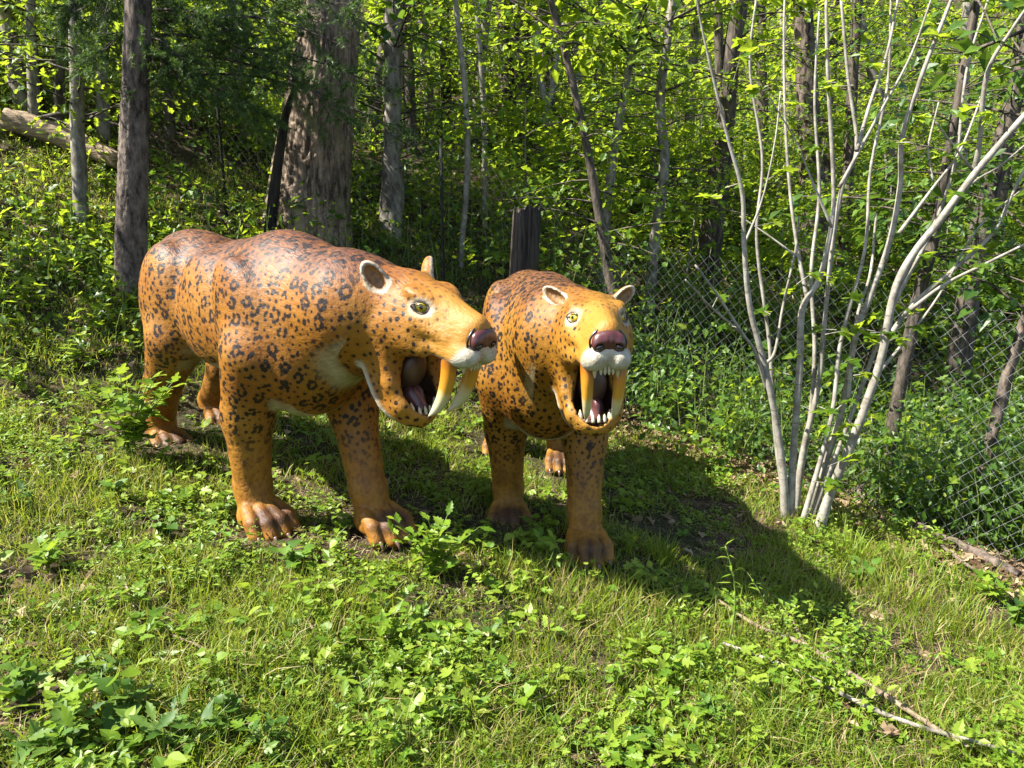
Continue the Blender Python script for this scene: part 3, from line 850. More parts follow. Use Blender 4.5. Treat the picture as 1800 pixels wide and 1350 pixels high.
    tf_.cone((-0.06, 0, 0.085), (0.12, 0, 0.045), 0.004, 0.004, 0.02, 'sub')
    tv2, tF2 = tf_.mesh()
    hobj('tongue', mesh_np('tongue', tv2, tF2, M['tongue']), (0.04, 0, -0.445), (0, R(18), 0))
    pv, pf = ellipsoid_mesh((0.055, 0.072, 0.10), 18, 12)
    hobj('throat', mesh_np('throat', pv, pf, M['palate']), (0.015, 0, -0.30), (0, R(15), 0))
    gv, gf = tube([(0.05, -0.10, -0.44), (0.12, -0.082, -0.475), (0.160, 0, -0.490), (0.12, 0.082, -0.475), (0.05, 0.10, -0.44)], [0.014] * 5, 8, 20)
    gv = np.array([jz(p) for p in gv]); hobj('gum', mesh_np('gum', gv, fixquads(gf), M['gum']))
    # claws
    kv, kf = tube([(0, 0, 0.012), (0.03, 0, 0.006), (0.055, 0, -0.016)], [0.015, 0.011, 0.002], 8, 8)
    kme = mesh_np('claw', kv, fixquads(kf), M['claw'])
    for (fx, fdz), fy, sc_ in ((cfg['FR'], -cfg.get('fw', 0.22), 1.0), (cfg['FL'], cfg.get('fw', 0.22), 1.0), (cfg['HR'], -cfg.get('hw', 0.22), .92), (cfg['HL'], cfg.get('hw', 0.22), .92)):
        for t in (-1.5, -0.5, 0.5, 1.5):
            o = obj('claw', kme, root)
            o.location = (fx + (0.255 - 0.018 * t * t) * sc_, fy + t * 0.066 * sc_, 0.038 + fdz)
            o.rotation_euler = (0, 0.35, t * 0.10); o.scale = (0.75, 0.75, 0.75)
    return root

def paw(f, fx, fy, dz, s):
    f.ell((fx + 0.06 * s, fy, 0.065 * s + dz), (0.14 * s, 0.115 * s, 0.07 * s), 0.03)
    for t in (-1.5, -0.5, 0.5, 1.5):
        b = 0.018 * t * t
        f.cone((fx + (0.09 - b) * s, fy + t * 0.050 * s, 0.115 * s + dz), (fx + (0.185 - b) * s, fy + t * 0.062 * s, 0.085 * s + dz), 0.034 * s, 0.039 * s, 0.012)
        f.cone((fx + (0.185 - b) * s, fy + t * 0.062 * s, 0.085 * s + dz), (fx + (0.225 - b) * s, fy + t * 0.066 * s, 0.038 * s + dz), 0.039 * s, 0.035 * s, 0.01)
        if t < 1: f.cone((fx + (0.10 - b) * s, fy + (t + 0.5) * 0.055 * s, 0.135 * s + dz), (fx + 0.26 * s, fy + (t + 0.5) * 0.066 * s, 0.05 * s + dz), 0.004, 0.008, 0.012, 'sub')

CAT_A = dict(seed=11, ring=0.068, single=0.18, dab=0.86, loose=0.029, scale=1.0, loc=(-1.42, 4.02, 0.16), yaw=R(-47), tilt=R(5), roll=0,
             FR=(0.49, 0.0), FL=(0.85, 0.0), HR=(-0.74, 0.0), HL=(-1.0, 0.0),
             head=(1.23, 0.19, 1.17), hyaw=R(6), hpitch=R(4), hs=1.0,
             ears=(0.75, -0.1, -0.78, 0.046, 0.080))
CAT_B = dict(seed=12, ring=0.050, single=0.66, dab=0.82, loose=0.025, slim=0.93, scale=0.97, loc=(0.14, 4.35, -0.035), yaw=R(-87), tilt=R(2), roll=0, fw=0.20, jaw=0.76,
             FR=(0.40, 0.0), FL=(0.80, 0.02), HR=(-0.80, 0.0), HL=(-0.50, 0.0),
             fangl=0.84, head=(1.10, 0.165, 1.245), hyaw=R(0), hpitch=R(-6), hs=1.02,
             ears=(0.45, -0.1, -1.05, 0.036, 0.086))
M['paint_a'] = paint_mat('paint_rosettes', ((0.1848, 0.0616, 0.0053), (0.2156, 0.0862, 0.0070), (0.2332, 0.1074, 0.0114), (0.1804, 0.0510, 0.0088)), (0.007, 0.0032, 0.0026), 0.95)
M['paint_b'] = paint_mat('paint_dark_spots', ((0.1672, 0.0616, 0.0044), (0.2068, 0.0906, 0.0062), (0.2244, 0.1144, 0.0123), (0.2024, 0.0924, 0.0070)), (0.004, 0.002, 0.0012), 0.8)
build_cat('sabre_toothed_cat', 'larger orange spotted sabre-toothed cat statue with its face turned sideways', CAT_A, M['paint_a'])
build_cat('sabre_toothed_cat', 'sabre-toothed cat statue with dense black spots, facing the viewer head-on', CAT_B, M['paint_b'])

# ------------------------------------------------------------------ leaf shapes (x along the leaf from its stalk, y across, z up)
def fan(outline, fold=0.12, droop=0.15):
    """leaf from half outline [(x, y)]: a midrib and two folded halves"""
    o = np.array(outline, float)
    V = [(0, 0, 0)]
    n = len(o)
    mid = np.stack((o[:, 0], np.zeros(n), np.zeros(n)), 1)
    L = np.stack((o[:, 0], o[:, 1], np.abs(o[:, 1]) * fold), 1)
    Rr = np.stack((o[:, 0], -o[:, 1], np.abs(o[:, 1]) * fold), 1)
    V = np.vstack((mid, L, Rr))
    V[:, 2] -= droop * V[:, 0] ** 2
    F = []
    for i in range(n - 1):
        F += [(i, i + 1, n + i + 1), (i, n + i + 1, n + i), (i, 2 * n + i + 1, i + 1), (i, 2 * n + i, 2 * n + i + 1)]
    return V, np.array(F)

def lobed(pts, fold=0.1):
    """leaf as a fan round its stalk point from a full outline"""
    o = np.array(pts, float)
    V = np.vstack(((0.32, 0, -0.02), np.c_[o, np.abs(o[:, 1]) * fold - 0.12 * (o[:, 0] - 0.3) ** 2]))
    n = len(o)
    F = np.array([(0, 1 + i, 1 + (i + 1) % n) for i in range(n)])
    return V, F

def maple_outline():
    return [(0, 0), (0.02, 0.16), (0.16, 0.44), (0.27, 0.24), (0.42, 0.50), (0.55, 0.42), (0.52, 0.17), (0.78, 0.18), (1.0, 0.0),
            (0.78, -0.18), (0.52, -0.17), (0.55, -0.42), (0.42, -0.50), (0.27, -0.24), (0.16, -0.44), (0.02, -0.16)]
def toothed_outline():
    h = [(0.0, 0.0), (0.10, 0.14), (0.20, 0.13), (0.30, 0.30), (0.38, 0.20), (0.52, 0.29), (0.58, 0.17), (0.72, 0.20), (0.78, 0.10), (1.0, 0.0)]
    return h + [(x, -y) for x, y in h[-2:0:-1]]
def heart_outline():
    h = [(0.0, 0.0), (-0.06, 0.18), (0.08, 0.38), (0.35, 0.42), (0.65, 0.27), (0.85, 0.12), (1.0, 0.0)]
    return h + [(x, -y) for x, y in h[-2:0:-1]]

LEAF_OVAL = (np.array([(0, 0, 0), (0.45, 0.26, 0.05), (0.45, -0.26, 0.05), (1, 0, -0.12), (0.5, 0, -0.01)]), np.array([(0, 4, 1), (4, 3, 1), (0, 2, 4), (4, 2, 3)]))
LEAF_TRI = (np.array([(0, 0, 0), (0.30, 0.30, 0.04), (0.52, 0.16, 0.0), (0.62, 0.42, 0.05), (1, 0, -0.14), (0.62, -0.42, 0.05), (0.52, -0.16, 0), (0.30, -0.30, 0.04)]),
            np.array([(0, 2, 1), (2, 4, 3), (0, 4, 2), (0, 6, 4), (0, 7, 6), (6, 5, 4)]))
LEAF_SMALL = (np.array([(0, 0, 0), (0.5, 0.27, 0.06), (0.5, -0.27, 0.06), (1, 0, -0.08)]), np.array([(0, 3, 1), (0, 2, 3)]))
LEAF_MAPLE = lobed(maple_outline())
LEAF_TOOTH = lobed(toothed_outline(), 0.2)
LEAF_HEART = lobed(heart_outline(), 0.15)
LEAF_LANCE = fan([(0, 0.0), (0.25, 0.10), (0.55, 0.09), (1.0, 0.0)], 0.3, 0.35)
BLADE2 = (np.array([(0, 0.5, 0), (0, -0.5, 0), (0.06, 0.4, 0.5), (0.06, -0.4, 0.5), (0.34, 0, 1.0)]), np.array([(0, 1, 3), (0, 3, 2), (2, 3, 4)]))
BLADE3 = (np.array([(0, 0.5, 0), (0, -0.5, 0), (0.05, 0.45, 0.4), (0.05, -0.45, 0.4), (0.24, 0.3, 0.78), (0.24, -0.3, 0.78), (0.60, 0, 0.95)]),
          np.array([(0, 1, 3), (0, 3, 2), (2, 3, 5), (2, 5, 4), (4, 5, 6)]))
NEEDLE = (np.array([(0, 0.07, 0), (0, -0.07, 0), (1, 0, 0)]), np.array([(0, 1, 2)]))

def frames(az, el, roll):
    """matrices whose x axis points along azimuth/elevation, rolled about it; columns are the axes"""
    ca, sa, ce, se = np.cos(az), np.sin(az), np.cos(el), np.sin(el)
    X = np.stack((ca * ce, sa * ce, se), -1)
    Y0 = np.stack((-sa, ca, np.zeros_like(az)), -1)
    Z0 = np.cross(X, Y0)
    cr, sr = np.cos(roll)[:, None], np.sin(roll)[:, None]
    Yv = cr * Y0 + sr * Z0
    Zv = np.cross(X, Yv)
    return np.stack((X, Yv, Zv), -1)

def scatter(tpl, pos, Mx, scale, rnd, wid=None):
    """many transformed copies of a template as arrays (V, F, rnd per vertex)"""
    tv, tf = tpl
    n, m = len(pos), len(tv)
    sc3 = np.ones((n, 1, 3)) * np.asarray(scale).reshape(n, 1, -1)
    if wid is not None: sc3 = sc3 * np.stack((np.ones(n), wid, np.ones(n)), -1)[:, None, :]
    loc = tv[None] * sc3
    V = np.einsum('nij,nmj->nmi', Mx, loc) + pos[:, None, :]
    F = (tf[None] + (np.arange(n) * m)[:, None, None]).reshape(-1, tf.shape[1])
    return V.reshape(-1, 3), F, np.repeat(rnd, m)

def leaves(tpl, pos, size, g, flat=0.55, az=None, rnd=None, smin=0.6):
    n = len(pos)
    a = g.uniform(0, 2 * np.pi, n) if az is None else az
    el = g.normal(-0.25, flat, n)
    ro = g.normal(0, flat, n)
    s = size * g.uniform(smin, 1.25, n)
    return scatter(tpl, pos, frames(a, el, ro), s, g.uniform(0, 1, n) if rnd is None else rnd)

# ------------------------------------------------------------------ trees
def spray(start, direction, length, nleaf, g, twig_r):
    """a side branch: twig tubes plus leaf positions and azimuths, leaves alternate in a flat layer"""
    d = np.asarray(direction, float); d = d / np.linalg.norm(d)
    k = np.linspace(0, 1, 5)[:, None]
    sag = np.array((0, 0, -0.18 * length))
    bend = g.normal(0, 0.10 * length, 3)
    pts = start + d * length * k + sag * k ** 2 + bend * k ** 2
    V, F = tube(pts, np.linspace(twig_r, twig_r * 0.35, 5), 4, 5, cap=False)
    t = g.uniform(0.15, 1.0, nleaf)
    side = g.choice((-1, 1), nleaf)
    base = np.array([np.interp(t, k[:, 0], pts[:, i]) for i in range(3)]).T
    a0 = math.atan2(d[1], d[0])
    az = a0 + side * g.uniform(0.3, 1.5, nleaf)
    outw = g.uniform(0.0, 0.32, nleaf) * length * (1.1 - t * 0.6)
    pos = base + np.stack((np.cos(az) * outw, np.sin(az) * outw, g.normal(-0.02, 0.05, nleaf) - 0.15 * outw), -1)
    return (V, F), pos, az

def make_tree(name, label, pix, Y, widths, mat, crown=None, top_extra=1.5, sides=10, noise=0.04, ridges=0.0, group='trees on the wooded slope', cat='tree', seed=0, leafmat='leaf_bright', tpl=LEAF_TRI, leafsize=0.066, forks=(), high=11, furrow=None):
    """pix: photo pixels of the trunk from its foot upwards, Y: distance; widths in photo pixels"""
    g = np.random.default_rng(seed + 100)
    if np.isscalar(Y):
        p0 = P(*pix[0], Y)
        if pix[0][0] > -200 and float(height(p0[0], p0[1])) > p0[2] + 0.05: Y = G(*pix[0])[1]    # the slope comes nearer than that
        Y = [Y] * len(pix)
    pts = [P(px, py, y) for (px, py), y in zip(pix, Y)]
    rad = [w * y / FPX / 2 for w, y in zip(widths, Y)]
    b = pts[0].copy(); gz = float(height(b[0], b[1]))
    d0 = pts[0] - pts[1]; d0 = d0 / max(abs(d0[2]), 0.2)
    pts[0][2] = max(pts[0][2], gz)
    foot = np.array((b[0] + d0[0] * max(pts[0][2] - gz, 0) * 0.4, b[1], gz - 0.12))
    if pts[0][2] - gz > 0.05:
        pts.insert(0, foot); rad.insert(0, rad[0] * 1.12)
    else:
        pts[0] = foot
    dt = pts[-1] - pts[-2]; dt = dt / np.linalg.norm(dt)
    if top_extra > 1: top_extra += 1.6
    pts.append(pts[-1] + dt * top_extra); rad.append(rad[-1] * 0.55)
    base = np.array((foot[0], foot[1], gz))
    root = empty(name, base, label, cat, group)
    q = np.array(pts) - base
    n = int(max(10, len(pts) * 6))
    if furrow: n, sides = furrow[3], furrow[4]
    V, F = tube(q, rad, sides, n, noise, ridges, seed=seed, furrow=furrow[:3] if furrow else None)
    obj('trunk', mesh_np('trunk', V, fixquads(F), mat), root)
    for fk in forks:
        fp = np.array([P(px, py, fk['Y']) for px, py in fk['pix']]) - base
        fr = [w * fk['Y'] / FPX / 2 for w in fk['w']]
        V, F = tube(fp, fr, 8, None, 0.03, seed=seed + 3)
        obj('branch', mesh_np('branch', V, fixquads(F), mat), root)
    if crown:
        if cat == 'sapling': high = 0
        nb, nl, zlo, zhi, ln = crown
        tw, lv = [], []
        qs, rs = smooth_path(q, rad, 60)
        for i in range(nb):
            zt = g.uniform(zlo, zhi)
            j = int(np.argmin(np.abs(qs[:, 2] - zt)))
            a = g.uniform(0, 2 * np.pi)
            L = ln * g.uniform(0.5, 1.3)
            s_, pos, az = spray(qs[j], (math.cos(a), math.sin(a), g.uniform(-0.05, 0.5)), L, nl, g, max(0.003, min(0.009, rs[j] * 0.2)))
            if (base[2] + pos[:, 2].min()) < float(height(base[0] + pos[0, 0], base[1] + pos[0, 1])) - 0.3: continue
            tw.append(s_)
            lv.append(leaves(tpl, pos, leafsize, g, 0.45, az))
        if high:
            zt0 = qs[-1, 2]
            for i in range(high):
                j = int(g.integers(38, 60)); a = g.uniform(0, 2 * np.pi)
                s_, pos, az = spray(qs[j], (math.cos(a), math.sin(a), g.uniform(0.1, 0.9)), g.uniform(0.7, 1.7), 26, g, 0.012)
                tw.append(s_); lv.append(leaves(LEAF_OVAL, pos, 0.15, g, 0.4, az))
        if tw:
            V, F, _ = merge(tw)
            obj('twigs', mesh_np('twigs', V, F, M['bark_dark']), root, kind='stuff')
            V, F, A = merge(lv)
            obj('crown', mesh_np('crown', V, F, M[leafmat], {'rnd': A}, smooth=False), root)
    return root

T = make_tree
B_, K_, G_, W_ = M['bark_grey'], M['bark_dark'], M['bark_grey'], M['bark_pale']
T('pine_tree', 'straight brown conifer trunk standing behind the rump of the larger statue', [(228, 520), (231, 400), (237, 200), (243, 0)], 6.0, [56, 50, 44, 40], M['bark_pine'], None, 2.2, seed=1, noise=0.004, furrow=(16, 0.075, 60, 260, 72))
T('oak_tree', 'thickest trunk with deeply furrowed brown bark behind the larger statue', [(537, 420), (545, 330), (562, 190), (578, 60), (590, -80)], 7.2, [158, 132, 112, 96, 90], M['bark_oak'], None, 2.0, seed=2, noise=0.004, furrow=(34, 0.075, 16, 240, 150))
T('leaning_snag', 'thin black dead trunk leaning beside the thick furrowed trunk', [(474, 420), (484, 320), (500, 215), (512, 170)], 6.75, [22, 18, 14, 8], M['snag_black'], None, 0.08, 9, 0.06, seed=3, cat='dead tree')
T('tree', 'slim grey trunk left of the straight conifer, above the tan fallen log', [(142, 390), (137, 240), (133, 80)], 8.4, [26, 23, 21], G_, (46, 26, 0.7, 3.6, 0.9), 1.6, seed=4)
T('tree', 'leaning grey trunk in the upper left corner of the picture', [(44, 195), (24, 100), (8, 10)], 10.5, [30, 27, 24], G_, (46, 26, 0.6, 4.0, 1.0), 1.6, seed=5)
T('tree', 'shaggy pale grey trunk wrapped in vines close right of the thick trunk', [(690, 415), (688, 300), (690, 180)], 8.2, [44, 36, 30], G_, (30, 24, 0.5, 3.2, 0.8), 1.8, 12, 0.12, seed=6, leafmat='leaf_deep')
T('tree', 'dark upright trunk seen above the shaggy grey one', [(722, 265), (718, 130), (712, 20)], 10.5, [22, 20, 18], K_, (44, 26, 0.6, 3.6, 1.0), 1.6, seed=7)
T('sapling', 'thin pale sapling stem, the left one of a pair above the larger statue head', [(812, 440), (822, 300), (818, 160), (805, 40)], 7.6, [10, 11, 10, 9], W_, (30, 18, 0.5, 2.8, 0.7), 1.2, 7, seed=8, cat='sapling', group='pale saplings')
T('sapling', 'thin pale sapling stem, the right one of a pair above the larger statue head', [(852, 330), (851, 200), (843, 80)], 8.6, [10, 10, 9], W_, (30, 18, 0.5, 2.8, 0.7), 1.2, 7, seed=9, cat='sapling', group='pale saplings')
T('tree', 'dark narrow trunk left of the wide reddish trunk at the top centre', [(898, 215), (890, 100), (884, 20)], 12.0, [26, 24, 22], K_, (36, 26, 0.6, 3.6, 1.1), 1.5, seed=10)
T('tree', 'wide reddish brown trunk at the top centre of the wood', [(918, 200), (914, 110), (912, 40)], 14.0, [42, 40, 38], M['bark_pine'], None, 2.0, 14, 0.05, seed=11)
T('forked_sapling', 'pale sapling forking into a V above the broken stump', [(958, 215), (961, 190)], 11.0, [14, 13], W_, (16, 22, 0.3, 2.0, 0.7), 0.05, 7, seed=12, cat='sapling', group='pale saplings',
  forks=[dict(pix=[(961, 195), (950, 140), (944, 90), (942, 40)], w=[11, 10, 9, 7], Y=11.0), dict(pix=[(961, 195), (972, 150), (978, 105), (990, 40)], w=[10, 9, 8, 6], Y=11.0)])
T('tree', 'black trunk behind the forked pale sapling', [(966, 225), (962, 140), (958, 60)], 13.0, [26, 24, 22], K_, (36, 26, 0.6, 3.6, 1.1), 1.5, seed=13)
T('tree', 'long thin dark trunk leaning left behind the head-on statue', [(1078, 520), (1062, 430), (1030, 250), (995, 100), (965, -10)], 6.9, [26, 18, 14, 12, 11], K_, (34, 24, 1.0, 3.2, 0.8), 1.2, 9, seed=14)
T('tree', 'slender grey trunk crossing in a V with the leaning dark one', [(1064, 390), (1085, 230), (1105, 120), (1126, 0)], 7.6, [17, 15, 13, 11], G_, (34, 22, 0.8, 3.2, 0.8), 1.2, 8, seed=15)
T('tree', 'wavy slim grey trunk midway between the leaning trunk and the dark forked one', [(1150, 430), (1168, 290), (1160, 180), (1182, 0)], 8.0, [18, 18, 17, 15], G_, (40, 24, 0.8, 3.4, 0.9), 1.4, 8, seed=16)
T('tree', 'dark forked trunk behind the pale many-stemmed sapling', [(1250, 410), (1270, 260), (1282, 120), (1306, -20)], 9.0, [42, 36, 30, 26], K_, (44, 26, 0.8, 3.8, 1.0), 1.6, 12, 0.05, seed=17,
  forks=[dict(pix=[(1272, 230), (1265, 120), (1262, 0)], w=[20, 16, 14], Y=9.0)])
T('tree', 'short wide brown trunk showing between the pale stems', [(1428, 375), (1425, 280), (1420, 180)], 10.0, [44, 38, 34], M['bark_pine'], (40, 26, 0.9, 3.8, 1.1), 1.8, 12, 0.08, seed=18)
T('tree', 'dark upright trunk behind the tops of the pale stems', [(1492, 300), (1498, 160), (1508, 0)], 11.0, [20, 18, 16], K_, (40, 26, 0.6, 3.6, 1.1), 1.4, seed=19)
T('tree', 'black leaning trunk at the right edge of the picture', [(1720, 430), (1750, 300), (1790, 150), (1820, 40)], 8.0, [36, 32, 28, 24], K_, (40, 26, 0.8, 3.4, 1.0), 1.4, 11, 0.05, seed=20, leafmat='leaf_deep')
T('tree', 'bent dark trunk right behind the fence and the pale sapling', [(1552, 870), (1566, 770), (1602, 580), (1640, 420), (1662, 300)], 5.7, [26, 24, 22, 20, 16], K_, (22, 24, 1.4, 3.0, 0.8), 1.2, 11, 0.06, seed=21, leafmat='leaf_deep')
T('tree', 'slanting brown trunk behind the fence at the right edge', [(1694, 955), (1728, 830), (1765, 680), (1800, 570), (1840, 440)], [4.75, 4.75, 4.8, 4.85, 4.9], [18, 20, 20, 20, 18], M['bark_pine'], (12, 22, 1.4, 2.6, 0.7), 1.2, 10, 0.05, seed=22, leafmat='leaf_deep')

T('tree', 'tree beyond the left edge whose crown shades the slope behind the larger statue', [(-760, 500), (-750, 250), (-740, -50)], 5.2, [36, 32, 28], G_, (16, 24, 1.8, 3.0, 0.8), 1.2, 10, seed=33, high=20)

# thinner trees farther up the slope
far_where = ['far left above the fallen log', 'beside the leaning grey trunk', 'left of the straight conifer', 'between the conifer and the thick trunk', 'close left of the thick trunk', 'right of the thick trunk',
             'above the larger statue back', 'left of the pale sapling pair', 'between the pale saplings', 'left of the forked sapling', 'right of the forked sapling', 'above the head-on statue', 'between the wavy trunk and the dark forked trunk',
             'right of the dark forked trunk', 'behind the leftmost pale stems', 'behind the middle pale stems', 'behind the thickest pale stem', 'at the upper right', 'near the upper right corner', 'at the right edge high up']
for i, (px, w) in enumerate(zip([60, 100, 180, 300, 430, 650, 760, 785, 832, 930, 1010, 1050, 1210, 1340, 1390, 1455, 1560, 1620, 1690, 1770], far_where)):
    g = np.random.default_rng(300 + i)
    Y = [13, 15, 12, 14, 16, 12.5, 15, 13, 17, 16, 14, 18, 13, 12, 15, 13, 12.5, 16, 13, 11][i]
    lean = g.normal(0, 22)
    T('tree', ('thin dark trunk far up the slope ' if i % 2 else 'thin grey trunk far up the slope ') + w, [(px, 240), (px + lean * 0.5, 120), (px + lean, 0)], Y, [g.uniform(14, 26), 18, 15], K_ if i % 2 else G_,
      (24, 24, 0.4, 4.2, 1.25), 1.5, 8, seed=60 + i, leafsize=0.085, tpl=LEAF_OVAL)

# ------------------------------------------------------------------ conifer boughs hang from the straight conifer
def bough(px0, py0, Y0, px1, py1, Y1, seed, nt=26, dens=60):
    g = np.random.default_rng(seed)
    a, b = P(px0, py0, Y0), P(px1, py1, Y1)
    L = np.linalg.norm(b - a)
    k = np.linspace(0, 1, 8)[:, None]
    pts = a + (b - a) * k + np.array((0, 0, 1)) * 0.10 * L * np.sin(k * np.pi) + g.normal(0, 0.015, (8, 3)) * k
    parts = [tube(pts, np.linspace(0.016, 0.003, 8), 5, 12, cap=False)]
    npos, ndir = [], []
    for i in range(nt):
        t = g.uniform(0.15, 1)
        s0 = np.array([np.interp(t, k[:, 0], pts[:, j]) for j in range(3)])
        d = (b - a) / L * g.uniform(0.3, 0.9) + np.array((g.normal(0, 0.6), g.normal(0, 0.8), g.normal(-0.25, 0.35)))
        d /= np.linalg.norm(d)
        l = g.uniform(0.18, 0.50) * (1.15 - 0.6 * t)
        kk = np.linspace(0, 1, 4)[:, None]
        tp = s0 + d * l * kk + np.array((0, 0, -0.14 * l)) * kk ** 2
        parts.append(tube(tp, [0.004, 0.003, 0.0025, 0.0015], 3, 4, cap=False))
        for sub in range(4):
            u = g.uniform(0.25, 1.0); c0 = tp[0] + (tp[-1] - tp[0]) * u
            d2 = d + g.normal(0, 0.55, 3); d2 /= np.linalg.norm(d2)
            l2 = g.uniform(0.06, 0.17)
            v = g.uniform(0, 1, dens)[:, None]
            npos.append(c0 + d2 * l2 * v)
            ndir.append(d2 * 0.75 + g.normal(0, 0.55, (dens, 3)))
    npos = np.concatenate(npos); ndir = np.concatenate(ndir)
    az = np.arctan2(ndir[:, 1], ndir[:, 0]); el = np.arctan2(ndir[:, 2], np.hypot(ndir[:, 0], ndir[:, 1]))
    n = len(npos)
    return merge(parts), scatter(NEEDLE, npos, frames(az, el, g.uniform(0, 3.1, n)), g.uniform(0.022, 0.045, n), g.uniform(0, 1, n))

pine = bpy.data.objects['pine_tree']
tw, nd = [], []
for i, (x1, y1, Y1) in enumerate([(420, 60, 6.0), (520, 130, 6.2), (600, 190, 6.3), (640, 90, 6.4), (560, 40, 6.5), (380, 170, 5.9), (330, 110, 5.8), (470, 200, 6.3), (700, 230, 6.9), (660, 150, 6.6), (300, 20, 6.1), (460, 10, 6.4), (180, 90, 5.8), (120, 20, 6.0), (90, 70, 6.3),
                                  (620, 20, 6.6)]):
    a = P(240, y1 - 70 - 20 * (i % 3), 6.0)
    t_, n_ = bough(240, y1 - 40 - 25 * (i % 3), 6.0, x1, y1, Y1, 500 + i, 24)
    tw.append(t_[:2]); nd.append(n_)
V, F, _ = merge(tw)
off = np.array(pine.location)
obj('twigs', mesh_np('twigs', V - off, F, M['bark_dark']), pine, kind='stuff')
V, F, A = merge(nd)
obj('crown', mesh_np('crown', V - off, F, M['needle'], {'rnd': A}, smooth=False), pine)

# ------------------------------------------------------------------ broken stump
def stump():
    base = P(912, 540, 6.3); top = P(925, 368, 6.3)
    gz = float(height(base[0], base[1])); o = np.array((base[0], base[1], gz))
    root = empty('broken_stump', o, 'dark split stump of a dead tree behind the head-on statue', 'stump')
    g = np.random.default_rng(3)
    s = 26; n = 18
    th = np.linspace(0, 2 * np.pi, s, endpoint=False)
    rid = 1 + 0.035 * g.normal(0, 1, s)
    rid[20] *= 0.70; rid[7] *= 0.72; rid[14] *= 0.85
    V = []
    h = top[2] - gz
    topz = 1 + 0.022 * g.normal(0, 1, s)
    for i in range(n + 1):
        t = i / n
        r = (0.128 - 0.018 * t) * rid * (1 + 0.02 * g.normal(0, 1, s))
        z = -0.1 + (h * topz + 0.1) * t
        c = (top - base) * t
        V.append(np.stack((c[0] + r * np.cos(th), r * np.sin(th), z * np.ones(s)), 1))
    inner = V[-1].copy(); inner[:, :2] = (inner[:, :2] - (top - base)[:2]) * 0.6 + (top - base)[:2]; inner[:, 2] -= 0.10
    V.append(inner)
    V = np.concatenate(V + [inner.mean(0, keepdims=True) - np.array((0, 0, 0.05))])
    F = []
    for i in range(n + 1):
        for j in range(s):
            F.append((i * s + j, i * s + (j + 1) % s, (i + 1) * s + (j + 1) % s, (i + 1) * s + j))
    c = len(V) - 1
    for j in range(s): F.append(((n + 1) * s + j, (n + 1) * s + (j + 1) % s, c, c))
    obj('trunk', mesh_np('trunk', V, fixquads(np.array(F)), M['wood_rot']), root)
    V, F = tube([(-0.13, 0, 0.15), (-0.16, -0.02, 0.45), (-0.15, 0, 0.68)], [0.03, 0.022, 0.006], 7, 12, 0.1)
    obj('splinter', mesh_np('splinter', V, fixquads(F), M['wood_rot']), root)
stump()

# ------------------------------------------------------------------ chain-link fence
M['wire'] = None
m_, nt_ = new_mat('galvanised_wire'); k_ = NT(nt_)
b_ = k_.bsdf(k_.ramp(k_.noise(k_.coord('Object'), 12, 3), [(0.35, (0.09, 0.10, 0.09)), (0.65, (0.26, 0.27, 0.25))]), 0.45, spec=0.6)
k_.out(b_); M['wire'] = m_
for n_ in nt_.nodes:
    if n_.type == 'BSDF_PRINCIPLED': n_.inputs['Metallic'].default_value = 0.55
M['wire_light'] = plain_mat('bright_wire', (0.19, 0.20, 0.185), 0.5, 0.5)
M['wire_dark'] = plain_mat('dark_wire', (0.05, 0.05, 0.045), 0.7, 0.3)  # darker wire tone that makes the left stretches less visible
M['post'] = plain_mat('post_metal', (0.015, 0.017, 0.011), 0.8, 0.2)

def fence():
    line = [G(1860, 1035), G(1480, 880), G(1130, 745)]
    line += [np.array((x, y, float(height(x, y)))) for x, y in ((-0.6, 6.75), (-2.6, 7.15), (-4.4, 7.6))]
    base = line[0].copy()
    root = empty('chain_link_fence', base, 'sagging chain-link fence running along the foot of the wooded slope', 'fence')
    Hh = 1.45; dz = 0.046; p = 0.043
    nrow = int(Hh / dz)
    for si in range(len(line) - 1):
        a, b = line[si], line[si + 1]
        L = math.hypot(b[0] - a[0], b[1] - a[1])
        slope = (b[2] - a[2]) / L
        ang = math.atan2(b[1] - a[1], b[0] - a[0])
        mes = []
        for ph in (0, 1):
            pts = []
            for r in range(nrow + 1):
                u = p if (r + ph) % 2 else 0.0
                v = 0.0028 if (r + ph) % 2 else -0.0028
                pts.append((u, v, r * dz + u * slope))
            q = np.array(pts)
            # straight four-sided wire through the zigzag points
            w = 0.0016
            offs = np.array(((1, 0, 0), (0, 1, 0), (-1, 0, 0), (0, -1, 0))) * w
            V = (q[:, None, :] + offs[None]).reshape(-1, 3)
            i = np.arange(len(q) - 1)[:, None] * 4; j = np.arange(4)[None]; j2 = (j + 1) % 4
            F = np.stack((i + j, i + j2, i + 4 + j2, i + 4 + j), -1).reshape(-1, 4)
            mes.append(mesh_np('wire', V, F, M['wire_light'] if si == 0 else M['wire'] if si == 1 else M['wire_dark']))
        n = int(L / p)
        for i in range(n):
            o = obj('wire', mes[i % 2], root)
            x, y = a[0] + (b[0] - a[0]) * i / n, a[1] + (b[1] - a[1]) * i / n
            z = a[2] + (b[2] - a[2]) * i / n
            o.location = (x - base[0], y - base[1] + 0.02 * math.sin(i * 0.09), z - base[2] + 0.01)
            o.rotation_euler = (0, 0, ang)
        # one slim post at the far end of each stretch
        if si < 2: continue
        V, F = tube([b + (0, 0.03, -0.2), b + (0, 0.03, Hh + 0.02)], [0.014, 0.014], 8, 4)
        obj('post', mesh_np('post', V - base, fixquads(F), M['post']), root)
    return line
FENCE = fence()

